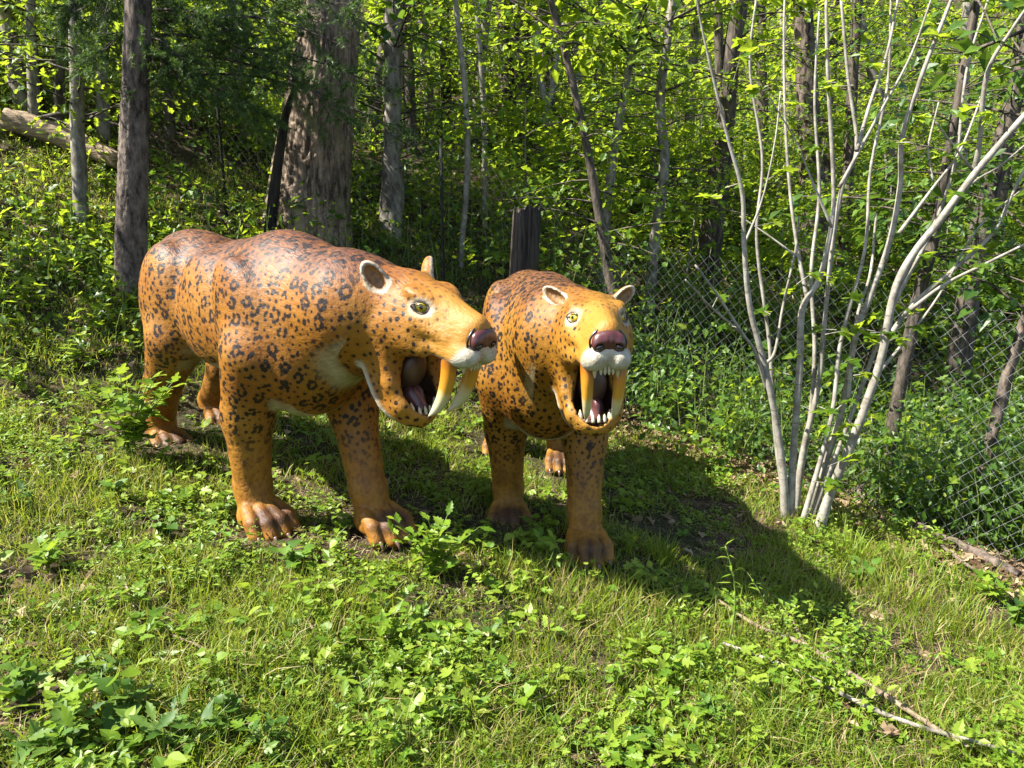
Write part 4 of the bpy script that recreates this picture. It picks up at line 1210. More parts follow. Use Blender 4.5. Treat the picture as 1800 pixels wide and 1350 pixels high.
# ------------------------------------------------------------------ the pale many-stemmed sapling in front of the fence
def leaf_parts(root, mes, pos, mx, scale, name='leaf'):
    """each leaf is a part of its own, meshes are shared"""
    for i in range(len(pos)):
        o = obj(name, mes[i % len(mes)], root)
        m = Matrix(mx[i].tolist()).to_4x4() @ Matrix.Scale(float(scale[i]), 4)
        m.translation = Vector(pos[i])
        o.matrix_local = m

LM = {}
for nm, tp, mt in (('maple', LEAF_MAPLE, 'leaf_bright'), ('tooth', LEAF_TOOTH, 'leaf_weed'), ('heart', LEAF_HEART, 'leaf_broad'), ('lance', LEAF_LANCE, 'leaf_weed'), ('round', LEAF_HEART, 'leaf_bright'), ('lobe', LEAF_MAPLE, 'leaf_weed'), ('broadtooth', LEAF_TOOTH, 'leaf_broad')):
    LM[nm] = []
    for q in range(3):
        g = np.random.default_rng(40 + q)
        V = tp[0].copy()
        V[:, 2] += 0.10 * np.sin(V[:, 0] * 5 + q * 2) * 0.4 + V[:, 1] ** 2 * (0.4 - 0.4 * q) + g.normal(0, 0.012, len(V))
        V[:, 1] *= 1 - 0.12 * q
        LM[nm].append(mesh_np('leaf', V, tp[1], M[mt], {'rnd': np.full(len(V), 0.3 * q)}))

def pale_sapling():
    o = G(1400, 912)
    root = empty('multi_stem_sapling', o, 'pale grey sapling of many bare spreading stems in front of the fence', 'sapling')
    Y = o[1]
    stems = [
        ([(1384, 905), (1372, 790), (1346, 650), (1318, 540), (1308, 430), (1304, 335), (1276, 230), (1236, 60), (1222, -20)], [22, 19, 17, 15, 13, 11, 8, 6, 5], -0.1),
        ([(1350, 690), (1328, 620), (1306, 588), (1262, 520), (1222, 466)], [10, 9, 9, 7, 5], -0.25),
        ([(1306, 588), (1250, 540), (1205, 492)], [7, 6, 4], -0.35),
        ([(1390, 905), (1394, 800), (1406, 640), (1410, 545), (1440, 490), (1461, 400), (1465, 320), (1455, 130), (1452, -10)], [20, 19, 18, 18, 14, 12, 11, 9, 8], 0.05),
        ([(1396, 905), (1412, 790), (1438, 680), (1450, 560), (1462, 440), (1480, 330), (1506, 260), (1490, 130), (1478, -10)], [18, 17, 15, 13, 12, 11, 10, 8, 7], 0.25),
        ([(1506, 265), (1530, 180), (1560, 90), (1580, -10)], [9, 8, 7, 6], 0.3),
        ([(1475, 330), (1540, 210), (1600, 100), (1640, -10)], [8, 7, 6, 5], 0.1),
        ([(1414, 908), (1445, 830), (1480, 720), (1504, 590), (1526, 530), (1562, 430), (1582, 330), (1586, 240), (1625, 120), (1672, 0), (1690, -60)], [20, 19, 17, 16, 16, 15, 14, 13, 11, 9, 8], 0.0),
        ([(1438, 915), (1462, 860), (1500, 770), (1546, 640), (1566, 540), (1582, 488), (1610, 440), (1650, 390), (1714, 305), (1760, 250), (1830, 170)], [26, 25, 24, 22, 21, 21, 20, 19, 18, 17, 15], -0.15),
        ([(1712, 310), (1722, 250), (1735, 130), (1780, 50), (1830, -20)], [14, 12, 11, 9, 7], -0.2),
        ([(1552, 610), (1600, 540), (1680, 470), (1745, 410), (1780, 340), (1820, 260)], [14, 12, 11, 9, 8, 7], 0.1),
        ([(1600, 545), (1660, 500), (1740, 460), (1830, 415)], [9, 8, 8, 6], -0.05),
        ([(1345, 640), (1362, 618), (1376, 540), (1398, 440), (1404, 380)], [8, 8, 7, 6, 4], 0.2),
        ([(1420, 530), (1402, 440), (1388, 330), (1380, 200), (1378, 60), (1380, -20)], [9, 9, 8, 7, 6, 5], 0.35),
        ([(1580, 410), (1640, 330), (1690, 260), (1740, 130)], [8, 7, 6, 5], 0.15),
        ([(1490, 700), (1506, 560), (1530, 480), (1540, 375)], [9, 8, 8, 6], 0.45),
        ([(1640, 320), (1632, 260), (1650, 180)], [6, 5, 4], 0.1),
        ([(1710, 300), (1675, 255), (1645, 215)], [6, 5, 4], -0.1),
        ([(1400, 450), (1345, 410), (1300, 380)], [5, 4, 3], 0.1),
        ([(1392, 900), (1420, 760), (1432, 620), (1426, 480), (1440, 340), (1432, 180), (1440, 20)], [13, 12, 11, 10, 9, 7, 5], 0.4),
        ([(1408, 900), (1460, 740), (1478, 600), (1520, 440), (1530, 300), (1560, 150), (1566, 0)], [13, 12, 11, 9, 8, 7, 5], 0.3),
        ([(1420, 905), (1500, 720), (1560, 560), (1640, 400), (1680, 280), (1700, 120), (1740, -10)], [13, 12, 11, 10, 8, 7, 5], 0.25),
        ([(1386, 900), (1362, 760), (1352, 600), (1330, 420), (1340, 280), (1318, 120), (1330, -10)], [12, 11, 10, 8, 7, 6, 5], 0.3),
        ([(1540, 660), (1590, 600), (1650, 520), (1720, 400), (1800, 330)], [8, 7, 6, 5, 4], 0.3),
        ([(1620, 430), (1700, 330), (1760, 290), (1830, 230)], [7, 6, 5, 4], 0.2),
        ([(1308, 430), (1340, 350), (1362, 250), (1372, 160)], [6, 5, 4, 3], 0.1),
        ([(1462, 400), (1420, 300), (1400, 250), (1352, 170)], [6, 5, 4, 3], 0.0),
    ]
    lp = []
    g = np.random.default_rng(8)
    for i, (px, w, dy) in enumerate(stems):
        n = len(px)
        ys = [Y + dy * k / (n - 1) * 1.2 + 0.10 * math.sin(i * 2.1) * (1 if i not in (1, 2) else 0) for k in range(n)]
        pts = np.array([P(x, y, yy) for (x, y), yy in zip(px, ys)])
        rad = [(0.66 if k_ else 0.9) * q * yy / FPX / 2 for k_, (q, yy) in enumerate(zip(w, ys))]
        if px[0][1] > 880: pts[0][2] = float(height(pts[0][0], pts[0][1])) - 0.06
        V, F = tube(pts - o, rad, 9, n * 5, 0.03, seed=i)
        obj('stem', mesh_np('stem', V, fixquads(F), M['bark_pale']), root)
        # leaf tufts on short twigs, sparse on the upper part
        q, _ = smooth_path(pts, rad, 30)
        for k in range(1):
            lp.append(q[g.integers(10, 30)])
    # leafy shoots low between the stems
    for px, py in [(1480, 640), (1500, 660), (1530, 585), (1560, 600), (1470, 720), (1440, 715), (1455, 820), (1490, 850), (1520, 800), (1500, 770), (1420, 850), (1535, 740), (1395, 620), (1560, 590), (1590, 560), (1610, 545), (1400, 500), (1405, 485),
                   (1470, 580), (1500, 520), (1600, 250), (1620, 285), (1650, 210), (1700, 200), (1720, 215), (1470, 145), (1450, 100), (1500, 150), (1320, 160), (1290, 140), (1330, 80), (1720, 90), (1780, 120), (1690, 330), (1275, 330), (1270, 345), (1640, 450), (1680, 440), (1750, 440)]:
        lp.append(P(px, py, Y + g.normal(0, 0.12)))
        if py > 480: lp.append(P(px + g.normal(0, 22), py + g.normal(0, 22), Y + g.normal(0, 0.12)))
    lp = np.array(lp)
    pos, mx, scl, tw = [], [], [], []
    for c in lp:
        d = g.normal(0, 1, 3); d[2] = abs(d[2]) * 0.3; d /= np.linalg.norm(d)
        e = c + d * g.uniform(0.05, 0.14)
        tw.append(tube([c - o, e - o], [0.003, 0.0015], 4, 3, cap=False))
        for k in range(g.integers(3, 5)):
            a = g.uniform(0, 2 * np.pi)
            pos.append(e - o); scl.append(g.uniform(0.06, 0.11))
            mx.append(frames(np.array([a]), np.array([g.normal(-0.2, 0.3)]), np.array([g.normal(0, 0.35)]))[0])
    V, F, _ = merge(tw)
    obj('twigs', mesh_np('twigs', V, F, M['bark_pale']), root, kind='stuff')
    leaf_parts(root, LM['maple'], pos, mx, scl)
pale_sapling()

# ------------------------------------------------------------------ understorey: young leafy saplings among the trees
def understorey():
    g = np.random.default_rng(21)
    protos = []
    for q in range(5):
        h = [1.5, 2.0, 2.5, 3.0, 1.8][q]
        k = np.linspace(0, 1, 6)
        pts = np.stack((0.12 * np.sin(k * 2 + q) * h * 0.5, 0.1 * np.cos(k * 3 + q) * k * h * 0.3, k * h), 1)
        V, F = tube(pts, np.linspace(0.016, 0.004, 6), 6, 14)
        st = mesh_np('stem', V, fixquads(F), M['bark_grey'])
        tw, lv = [], []
        for i in range(34):
            t = g.uniform(0.18, 1.0); s0 = np.array([np.interp(t, k, pts[:, j]) for j in range(3)])
            a = g.uniform(0, 2 * np.pi)
            s_, pos, az = spray(s0, (math.cos(a), math.sin(a), g.uniform(0, 0.5)), g.uniform(0.3, 0.8) * (1.2 - 0.5 * t), 22, g, 0.004)
            tw.append(s_); lv.append(leaves(LEAF_TRI, pos, 0.075, g, 0.42, az))
        V, F, _ = merge(tw); twm = mesh_np('twigs', V, F, M['bark_dark'])
        V, F, A = merge(lv); crm = mesh_np('crown', V, F, M['leaf_bright'], {'rnd': A}, smooth=False)
        protos.append((st, twm, crm))
    spots = []
    tries = 0
    while len(spots) < 62 and tries < 4000:
        tries += 1
        y = g.uniform(7.4, 14.5); x = g.uniform(-0.78 * y, 0.78 * y)
        if min([math.hypot(x - a, y - b) for a, b in spots] + [9]) < 0.55: continue
        if -2.4 < x < -1.3 and y < 8: continue
        # keep the fence side open where the photo shows it open
        fx = x - 1.0
        if y < 7.4 + 0.2 * abs(fx): continue
        spots.append((x, y))
    for i, (x, y) in enumerate(spots):
        root = empty('maple_sapling', (x, y, float(height(x, y)) - 0.02), 'young leafy sapling in the thicket on the slope behind the fence', 'sapling', 'leafy saplings of the thicket', (0, 0, g.uniform(0, 6.28)))
        s = g.uniform(0.75, 1.25); root.scale = (s, s, s * g.uniform(0.8, 1.1))
        for nm, me in zip(('stem', 'twigs', 'crown'), protos[i % 5]):
            obj(nm, me, root)
understorey()

# ------------------------------------------------------------------ undergrowth that nobody could count
def vheight(x, y): return height(x, y)

def field_noise(x, y):
    return (np.sin(x * 2.1 + 0.7 * np.sin(y * 2.7)) * np.sin(y * 2.4 + 1.1 * np.sin(x * 1.6)) + 0.6 * np.sin(x * 5.3 + y * 3.1) * np.sin(y * 5.9 - x * 2.2) + 0.4 * np.sin(x * 11 + 1) * np.sin(y * 12 + 2)) / 2 + 0.5

def undergrowth():
    g = np.random.default_rng(31)
    fl = np.array(FENCE)[::-1]
    def behind(x, y): return y - np.interp(x, fl[:, 0], fl[:, 1])
    n = 10800
    y = 4.3 + (30 - 4.3) * g.uniform(0, 1, n) ** 1.7
    x = g.uniform(-0.85, 0.85, n) * y + g.uniform(-1, 1, n)
    x = np.concatenate((x, g.uniform(-13, -3.6, 1300), g.uniform(4.5, 14, 700))); y = np.concatenate((y, g.uniform(6.5, 17, 1300), g.uniform(8, 18, 700))); n = len(x)
    b = behind(x, y)
    left = (x < -2.3 - 0.15 * (y - 4.3)) & (y > 4.9)
    back = (x < 0.6) & (y > 6.0 + 0.2 * (x + 3))
    # a strip of shrubs also on this side of the fence, right of the head-on statue
    near = (x > 0.35) & (b > -0.7) & (b < 0.1) & (y > 5.0)
    ok = (b > 0.12) | left | back | near
    x, y, b = x[ok], y[ok], b[ok]
    left = left[ok]; near = near[ok]
    den = field_noise(x * 0.8 + 3, y * 0.9) + 0.25 * field_noise(x * 2.1, y * 2.3)
    ok = g.uniform(0, 1, len(x)) < np.clip((den - 0.25) * 1.9, 0.12, 1)
    x, y, b, left, near = x[ok], y[ok], b[ok], left[ok], near[ok]
    n = len(x)
    patch = 0.5 + 0.5 * np.sin(x * 1.7 + 1.3 * np.sin(y * 1.1)) * np.sin(y * 1.9 + x * 0.6)
    hgt = g.uniform(0.18, 0.75, n) * (0.6 + 0.8 * patch)
    hgt = np.where(left & (y < 6.5), hgt * 0.45, hgt)
    hgt = np.where((x > 0.2) & (y < 8.0) & (y > 4.9) & (x < 2.4), hgt * 1.25 + 0.12, hgt)
    lg = G(110, 290)
    hgt = np.where((np.hypot(x - lg[0], (y - lg[1]) * 1.2) < 0.9), hgt * 0.3, hgt)
    nl = (g.uniform(14, 30, n) * (0.6 + hgt)).astype(int)
    idx = np.repeat(np.arange(n), nl)
    m = len(idx)
    r = np.sqrt(g.uniform(0, 1, m)) * (g.uniform(0.14, 0.34, n) * np.interp(y, [6, 14, 30], [1, 1.4, 2.6]))[idx]
    a = g.uniform(0, 2 * np.pi, m)
    px = x[idx] + r * np.cos(a); py = y[idx] + r * np.sin(a)
    t = g.uniform(0.05, 1, m) ** 0.7
    pz = vheight(px, py) + t * hgt[idx] * (1 - 0.5 * np.clip(r / 0.34, 0, 1) ** 2)
    pos = np.stack((px, py, pz), 1)
    deep = g.uniform(0, 1, n)[idx] < np.where((x > 0.3) & (y < 8.5), 0.8, 0.35)[idx]  # more dark leaves right of centre put the shade there into leaf colour
    tri = g.uniform(0, 1, m) < 0.32
    crnd = g.uniform(0, 1, n)
    size = np.interp(y[idx], [5, 8, 14, 30], [0.05, 0.065, 0.095, 0.16]) * g.choice([0.6, 0.85, 1.0, 1.35, 1.7], n)[idx]
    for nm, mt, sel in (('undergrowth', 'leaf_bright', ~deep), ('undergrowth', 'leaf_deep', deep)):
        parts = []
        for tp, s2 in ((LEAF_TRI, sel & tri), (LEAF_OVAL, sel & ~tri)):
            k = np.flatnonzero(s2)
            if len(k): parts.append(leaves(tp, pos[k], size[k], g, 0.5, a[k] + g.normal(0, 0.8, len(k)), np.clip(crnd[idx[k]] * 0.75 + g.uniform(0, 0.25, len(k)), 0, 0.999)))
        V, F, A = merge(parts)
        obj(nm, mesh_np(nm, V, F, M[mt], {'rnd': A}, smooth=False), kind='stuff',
            label='bright green leafy undergrowth covering the slope' if mt == 'leaf_bright' else 'dark green leafy undergrowth, coloured darker partly to stand for shade', cat='undergrowth')
    # stalks
    k = np.arange(0, n, 1)
    st = np.stack((x[k], y[k], vheight(x[k], y[k])), 1)
    V, F, A = scatter(BLADE2, st, frames(g.uniform(0, 6.28, len(k)), g.normal(0, 0.15, len(k)), np.zeros(len(k))), np.stack((hgt[k] * 0.5, np.full(len(k), 0.010), hgt[k]), 1), g.uniform(0, 1, len(k)))
    obj('undergrowth_stalks', mesh_np('undergrowth_stalks', V, F, M['stem_green'], {'rnd': A}), kind='stuff', label='thin stalks carrying the leafy undergrowth', cat='undergrowth')
undergrowth()

# ------------------------------------------------------------------ lawn: grass, creeping weeds, thatch and dead leaves
PAWS = []
for c in (CAT_A, CAT_B):
    for k, sg in (('FR', -1), ('FL', 1), ('HR', -1), ('HL', 1)):
        v = Matrix.Rotation(c['yaw'], 3, 'Z') @ Vector((c[k][0] + 0.12, sg * 0.21, 0)) * c['scale']
        PAWS.append((c['loc'][0] + v.x, c['loc'][1] + v.y))

def near_paw(x, y):
    """1 on the trodden ground at and just in front of a paw"""
    return np.max([((x - a) ** 2 + (y - b + 0.06) ** 2 < 0.21 ** 2) * 1.0 for a, b in PAWS], axis=0)

def lawn():
    g = np.random.default_rng(51)
    def points(n, y0=1.25, y1=8.2, pw=1.7):
        y = y0 + (y1 - y0) * g.uniform(0, 1, n) ** pw
        x = g.uniform(-1, 1, n) * (0.72 * y + 0.9)
        return x, y
    # grass
    x, y = points(210000)
    f = field_noise(x, y)
    fl = np.array(FENCE)[::-1]
    keep = g.uniform(0, 1, len(x)) < np.clip(0.0 + 1.4 * f + 0.4 * (x > 1.0), 0.12, 1)
    keep &= ~((y > np.interp(x, fl[:, 0], fl[:, 1]) - 0.25) & (x > 0.7) & (g.uniform(0, 1, len(x)) < 0.85))
    x, y, f = x[keep], y[keep], f[keep]
    n = len(x)
    long_ = np.clip((x - 0.9) * 0.8, 0, 1) * np.clip((y - 2.0), 0, 1) * np.clip(4.6 - y, 0, 1)
    h = g.uniform(0.022, 0.085, n) * (0.5 + 1.2 * f) + long_ * g.uniform(0.0, 0.10, n) + (g.uniform(0, 1, n) < 0.04) * g.uniform(0.02, 0.08, n)
    h = h * (1 - 0.45 * near_paw(x, y))
    pos = np.stack((x, y, height(x, y) - 0.004), 1)
    ro = frames(g.uniform(0, 6.28, n), g.normal(0, 0.45, n), g.normal(0, 0.45, n))
    w = g.uniform(0.0028, 0.0055, n) * np.interp(y, [2, 5, 8], [1, 1.5, 2.0])
    s3 = np.stack((h * g.uniform(0.5, 2.0, n), w, h), 1)
    rnd = np.clip(g.beta(2, 2.6, n) * 0.85 + 0.2 * (1 - f) * g.uniform(0, 1, n) + 0.35 * (g.uniform(0, 1, n) < 0.10), 0, 0.999)
    far = y > 2.5
    p1 = scatter(BLADE3, pos[~far], ro[~far], s3[~far], rnd[~far]); p2 = scatter(BLADE2, pos[far], ro[far], s3[far], rnd[far])
    V, F, A = merge([p1, p2])
    obj('grass', mesh_np('grass', V, F, M['grass'], {'rnd': A}), kind='stuff', label='short green grass growing on the sunny clearing', cat='grass')
    # creeping weeds: small leaves in little rosettes
    x, y = points(38000, pw=1.55)
    f2 = field_noise(x * 1.3 + 4, y * 1.3 - 2)
    keep = g.uniform(0, 1, len(x)) < np.clip(-0.12 + 1.5 * f2 - 0.35 * (x > 1.3) - 2 * near_paw(x, y), 0.03, 1)
    x, y = x[keep], y[keep]; f2 = f2[keep]
    n = len(x); nl = g.integers(4, 8, n); idx = np.repeat(np.arange(n), nl); m = len(idx)
    sz = g.uniform(0.013, 0.030, n) * (0.8 + 0.5 * f2) * (1 + 0.8 * (g.uniform(0, 1, n) < 0.08))
    a = g.uniform(0, 6.28, m)
    up = g.uniform(0.2, 1, m) * (0.015 + 0.085 * f2[idx] ** 2) * g.uniform(0.4, 1.5, n)[idx]
    px, py = x[idx] + 0.004 * np.cos(a), y[idx] + 0.004 * np.sin(a)
    pos = np.stack((px, py, height(px, py) + up), 1)
    rn = np.clip(g.uniform(0, 1, n)[idx] * 0.8 + g.uniform(0, 0.2, m), 0, 0.999)
    V, F, A = scatter(LEAF_SMALL, pos, frames(a, g.normal(0.15, 0.35, m), g.normal(0, 0.3, m)), sz[idx] * g.uniform(0.7, 1.2, m), rn)
    obj('creeping_weeds', mesh_np('creeping_weeds', V, F, M['leaf_weed'], {'rnd': A}, smooth=False), kind='stuff', label='low creeping weeds with small oval leaves between the grass', cat='weeds')
    # leafier weeds: toothed and heart-shaped leaves on short stalks
    x, y = points(2900, y1=6.0, pw=1.4)
    f4 = field_noise(x * 0.9 - 2, y * 1.1 + 5)
    keep = g.uniform(0, 1, len(x)) < np.clip(1.5 * f4 - 0.25 - 0.8 * (x > 0.7) - 2 * near_paw(x, y), 0.0, 1)
    x, y = x[keep], y[keep]; n = len(x); nl = g.integers(5, 11, n); idx = np.repeat(np.arange(n), nl); m = len(idx)
    sz = g.uniform(0.024, 0.058, n); hh = g.uniform(0.03, 0.15, n)
    a = g.uniform(0, 6.28, m); rr = g.uniform(0.2, 1.2, m) * sz[idx] * 0.8
    px, py = x[idx] + rr * np.cos(a), y[idx] + rr * np.sin(a)
    pos = np.stack((px, py, height(px, py) + hh[idx] * g.uniform(0.3, 1, m)), 1)
    rn = np.clip(g.uniform(0, 1, n)[idx] * 0.75 + g.uniform(0, 0.25, m), 0, 0.999)
    fr = frames(a, g.normal(0.1, 0.35, m), g.normal(0, 0.3, m)); kind = (g.integers(0, 3, n))[idx]
    parts = [scatter(tp, pos[kind == q], fr[kind == q], (sz[idx] * g.uniform(0.7, 1.2, m))[kind == q], rn[kind == q]) for q, tp in enumerate((LEAF_TOOTH, LEAF_HEART, LEAF_MAPLE))]
    V, F, A = merge(parts)
    obj('leafy_weeds', mesh_np('leafy_weeds', V, F, M['leaf_weed'], {'rnd': A}, smooth=False), kind='stuff', label='ankle-high leafy weeds mixed into the rough grass', cat='weeds')
    # thatch: dry straw lying flat
    x, y = points(52000, pw=1.6)
    f3 = field_noise(x, y)
    keep = g.uniform(0, 1, len(x)) < np.clip(1.0 - 1.0 * f3, 0.15, 1)
    x, y = x[keep], y[keep]; n = len(x)
    pos = np.stack((x, y, height(x, y) + g.uniform(0.002, 0.022, n)), 1)
    V, F, A = scatter(BLADE2, pos, frames(g.uniform(0, 6.28, n), np.full(n, 0) + g.normal(1.35, 0.25, n), g.uniform(0, 6.28, n)), np.stack((g.uniform(0.01, 0.03, n), g.uniform(0.0016, 0.0032, n), g.uniform(0.03, 0.085, n)), 1), g.uniform(0.2, 1, n))
    obj('dry_grass', mesh_np('dry_grass', V, F, M['dry_leaf'], {'rnd': A}), kind='stuff', label='dry tan straw lying flat between the green blades', cat='grass')
    # dead leaves: some in the lawn, many along the fence and under the trees
    x, y = points(2600, pw=1.3)
    k = g.uniform(0, 1, len(x)) < np.clip(1.1 - 1.2 * field_noise(x, y), 0.05, 1)
    x, y = x[k], y[k]
    t = g.uniform(0, 1, 4200) ** 0.8
    fx = np.interp(t, [0, 0.5, 1], [FENCE[0][0] + 0.3, FENCE[1][0], FENCE[2][0] - 0.2]); fy = np.interp(t, [0, 0.5, 1], [FENCE[0][1] - 0.2, FENCE[1][1], FENCE[2][1] + 0.1])
    sp = g.normal(-0.10, 0.16, len(t))
    xx = g.uniform(-6, 7, 4500); yy = g.uniform(5.0, 12, 4500)
    x = np.concatenate((x, fx + sp * 0.8, xx)); y = np.concatenate((y, fy + sp * 0.6, yy)); n = len(x)
    pos = np.stack((x, y, height(x, y) + g.uniform(0.005, 0.03, n)), 1)
    tpl = (LEAF_TRI[0] * np.array((1, 0.9, 2.0)), LEAF_TRI[1])
    V, F, A = scatter(tpl, pos, frames(g.uniform(0, 6.28, n), g.normal(0, 0.3, n), g.normal(0, 0.4, n)), g.uniform(0.03, 0.075, n), g.uniform(0, 1, n))
    obj('leaf_litter', mesh_np('leaf_litter', V, F, M['dry_leaf'], {'rnd': A}, smooth=False), kind='stuff', label='brown dead leaves scattered along the fence and in the grass', cat='leaves')
lawn()

# ------------------------------------------------------------------ single plants one can point at
def weed(name, label, px, py, h, kind, nstem, nleaf, size, spread=0.5, seed=0, cat='plant', group=None, Y=None, stemmat='stem_green'):
    g = np.random.default_rng(700 + seed)
    o = G(px, py) if Y is None else np.array((P(px, py, Y)[0], Y, float(height(P(px, py, Y)[0], Y))))
    root = empty(name, o, label, cat, group)
    pos, mx, sc_ = [], [], []
    for s in range(nstem):
        a = g.uniform(0, 6.28); sp = spread * g.uniform(0.2, 1.0) if nstem > 1 else spread * 0.25
        L = h * g.uniform(0.65, 1.05) if nstem > 1 else h
        k = np.linspace(0, 1, 6)[:, None]
        tip = np.array((math.cos(a) * sp * h, math.sin(a) * sp * h, L))
        pts = k * tip * np.array((1, 1, 1)) + np.sin(k * 3.1) * np.array((math.cos(a), math.sin(a), 0)) * -0.08 * h
        pts[0, 2] -= 0.02
        V, F = tube(pts, np.linspace(0.0035, 0.0012, 6) * (1 + h), 5, 10)
        obj('stem', mesh_np('stem', V, fixquads(F), M[stemmat]), root)
        for i in range(nleaf):
            t = 0.22 + 0.78 * (i + 1) / nleaf
            b = np.array([np.interp(t, k[:, 0], pts[:, j]) for j in range(3)])
            az = i * 2.4 + g.normal(0, 0.3) + a
            pos.append(b); sc_.append(size * g.uniform(0.7, 1.15) * (1.12 - 0.5 * max(0, t - 0.55)))
            el = g.normal(0.15, 0.3) + 0.5 * max(0, t - 0.8) * 3
            mx.append(frames(np.array([az]), np.array([el]), np.array([g.normal(0, 0.25)]))[0])
    leaf_parts(root, LM[kind], pos, mx, sc_)
    return root

weed('leafy_shrub', 'leafy green shrub covering the hind foot of the larger statue', 228, 805, 0.50, 'lobe', 10, 9, 0.10, 0.6, 1, 'shrub')
weed('toothed_weed', 'bright toothed weed standing between the front paws of both statues', 765, 1010, 0.29, 'tooth', 9, 9, 0.08, 0.75, 2)
weed('slender_weed', 'tall slender weed with small narrow leaves beside the fallen branches', 1278, 1140, 0.44, 'lance', 1, 26, 0.055, 0.3, 3)
weed('slender_weed', 'shorter narrow-leaved weed leaning beside the tall slender one', 1350, 1080, 0.18, 'lance', 3, 9, 0.05, 0.7, 4)
weed('toothed_weed', 'shaded weed in front of the forward paw of the head-on statue', 985, 1000, 0.17, 'tooth', 3, 6, 0.065, 0.8, 5)
weed('toothed_weed', 'spreading toothed weed in the middle of the lawn', 690, 1150, 0.14, 'tooth', 8, 6, 0.06, 0.9, 6)
weed('toothed_weed', 'toothed weed below the spreading one, near the bottom centre', 640, 1260, 0.12, 'tooth', 5, 5, 0.06, 0.9, 7)
for i, (px, py, h, kd, ns, nl, sz, lb) in enumerate([
    (110, 1330, 0.12, 'broadtooth', 5, 6, 0.085, 'broad dark-leaved weed in the bottom left corner'),
    (215, 1290, 0.13, 'heart', 5, 5, 0.075, 'heart-leaved plant right of the bottom left corner'),
    (330, 1335, 0.13, 'broadtooth', 5, 6, 0.07, 'dark toothed weed at the bottom edge below the dry twig'),
    (400, 1300, 0.15, 'heart', 4, 5, 0.055, 'pale heart-leaved weed below the dry twig'),
    (470, 1330, 0.10, 'broadtooth', 4, 5, 0.06, 'toothed weed at the bottom edge left of centre'),
    (180, 1200, 0.11, 'broadtooth', 4, 5, 0.06, 'dark weed above the heart-leaved plant at the lower left'),
    (45, 1240, 0.11, 'heart', 4, 5, 0.055, 'low heart-leaved weed at the left edge near the bottom'),
    (85, 1010, 0.14, 'lobe', 4, 6, 0.07, 'lobed weed at the left edge beside bare ground'),
    (30, 900, 0.12, 'broadtooth', 4, 5, 0.06, 'toothed weed at the left edge below the shrub'),
    (530, 1000, 0.12, 'heart', 4, 4, 0.07, 'broad-leaved weed in front of the near paws of the larger statue'),
    (600, 940, 0.10, 'tooth', 4, 5, 0.055, 'small weed growing against the far front paw of the larger statue'),
    (290, 950, 0.08, 'heart', 4, 4, 0.055, 'low weed left of the near front paw of the larger statue'),
    (205, 880, 0.10, 'heart', 3, 4, 0.07, 'low pair of broad leaves below the shrub'),
    (300, 1130, 0.08, 'tooth', 5, 5, 0.045, 'small weed above the dry twig on the left'),
    (600, 1190, 0.09, 'tooth', 4, 5, 0.045, 'small weed beside the bare dark patch'),
    (860, 1130, 0.08, 'heart', 5, 4, 0.035, 'small weed in the lawn below the shadow of the larger statue'),
    (1240, 1270, 0.10, 'broadtooth', 7, 6, 0.045, 'dark green weed patch left of the lower fallen branch'),
    (1400, 1290, 0.06, 'lance', 4, 4, 0.07, 'long-leaved weed below the fallen branch'),
    (1080, 1210, 0.08, 'tooth', 5, 5, 0.045, 'small bright weed left of the tall slender one'),
    (980, 1300, 0.07, 'tooth', 5, 5, 0.04, 'small weed at the bottom centre right'),
    (1120, 1320, 0.07, 'broadtooth', 5, 5, 0.05, 'low dark weed at the bottom edge right of centre'),
    (1510, 1020, 0.10, 'heart', 4, 4, 0.06, 'broad-leaved weed in the tall grass below the fence'),
    (1740, 1060, 0.14, 'lobe', 5, 5, 0.075, 'lobed seedling on the bank under the fence at the right'),
    (1790, 1100, 0.12, 'heart', 4, 5, 0.065, 'round-leaved seedling at the right edge'),
    (1640, 1000, 0.08, 'tooth', 4, 5, 0.05, 'small weed in the grass right below the fence log'),
    (1560, 905, 0.13, 'maple', 2, 4, 0.085, 'maple seedling at the foot of the fence'),
    (40, 690, 0.22, 'tooth', 5, 6, 0.07, 'weed at the left edge in front of the shaded slope'),
    (60, 545, 0.22, 'maple', 4, 5, 0.10, 'broad seedling at the left edge below the trees'),
    (130, 640, 0.18, 'tooth', 5, 6, 0.07, 'toothed weed left of the rump of the larger statue'),
    (170, 590, 0.20, 'maple', 4, 5, 0.09, 'seedling below the straight conifer'),
]):
    weed('weed', lb, px, py, h, kd, ns, nl, sz, 0.75, 20 + i)
weed('fence_shrub', 'round-leaved bright shrub growing through the fence at the right', 1640, 905, 0.62, 'round', 7, 11, 0.065, 0.5, 80, 'shrub')
weed('fence_shrub', 'smaller round-leaved shrub at the right edge behind the fence', 1770, 900, 0.5, 'round', 5, 10, 0.06, 0.5, 81, 'shrub')
weed('leafy_shrub', 'leafy shrub between the head-on statue and the fence', 1170, 760, 0.5, 'tooth', 8, 10, 0.075, 0.6, 82, 'shrub')
weed('leafy_shrub', 'low shrub at the fence foot left of the pale sapling', 1290, 800, 0.36, 'lobe', 6, 8, 0.07, 0.7, 83, 'shrub')
weed('leafy_shrub', 'light leafy sprig in front of the thick furrowed trunk', 640, 440, 0.55, 'tooth', 6, 10, 0.085, 0.6, 84, 'shrub', Y=6.4)

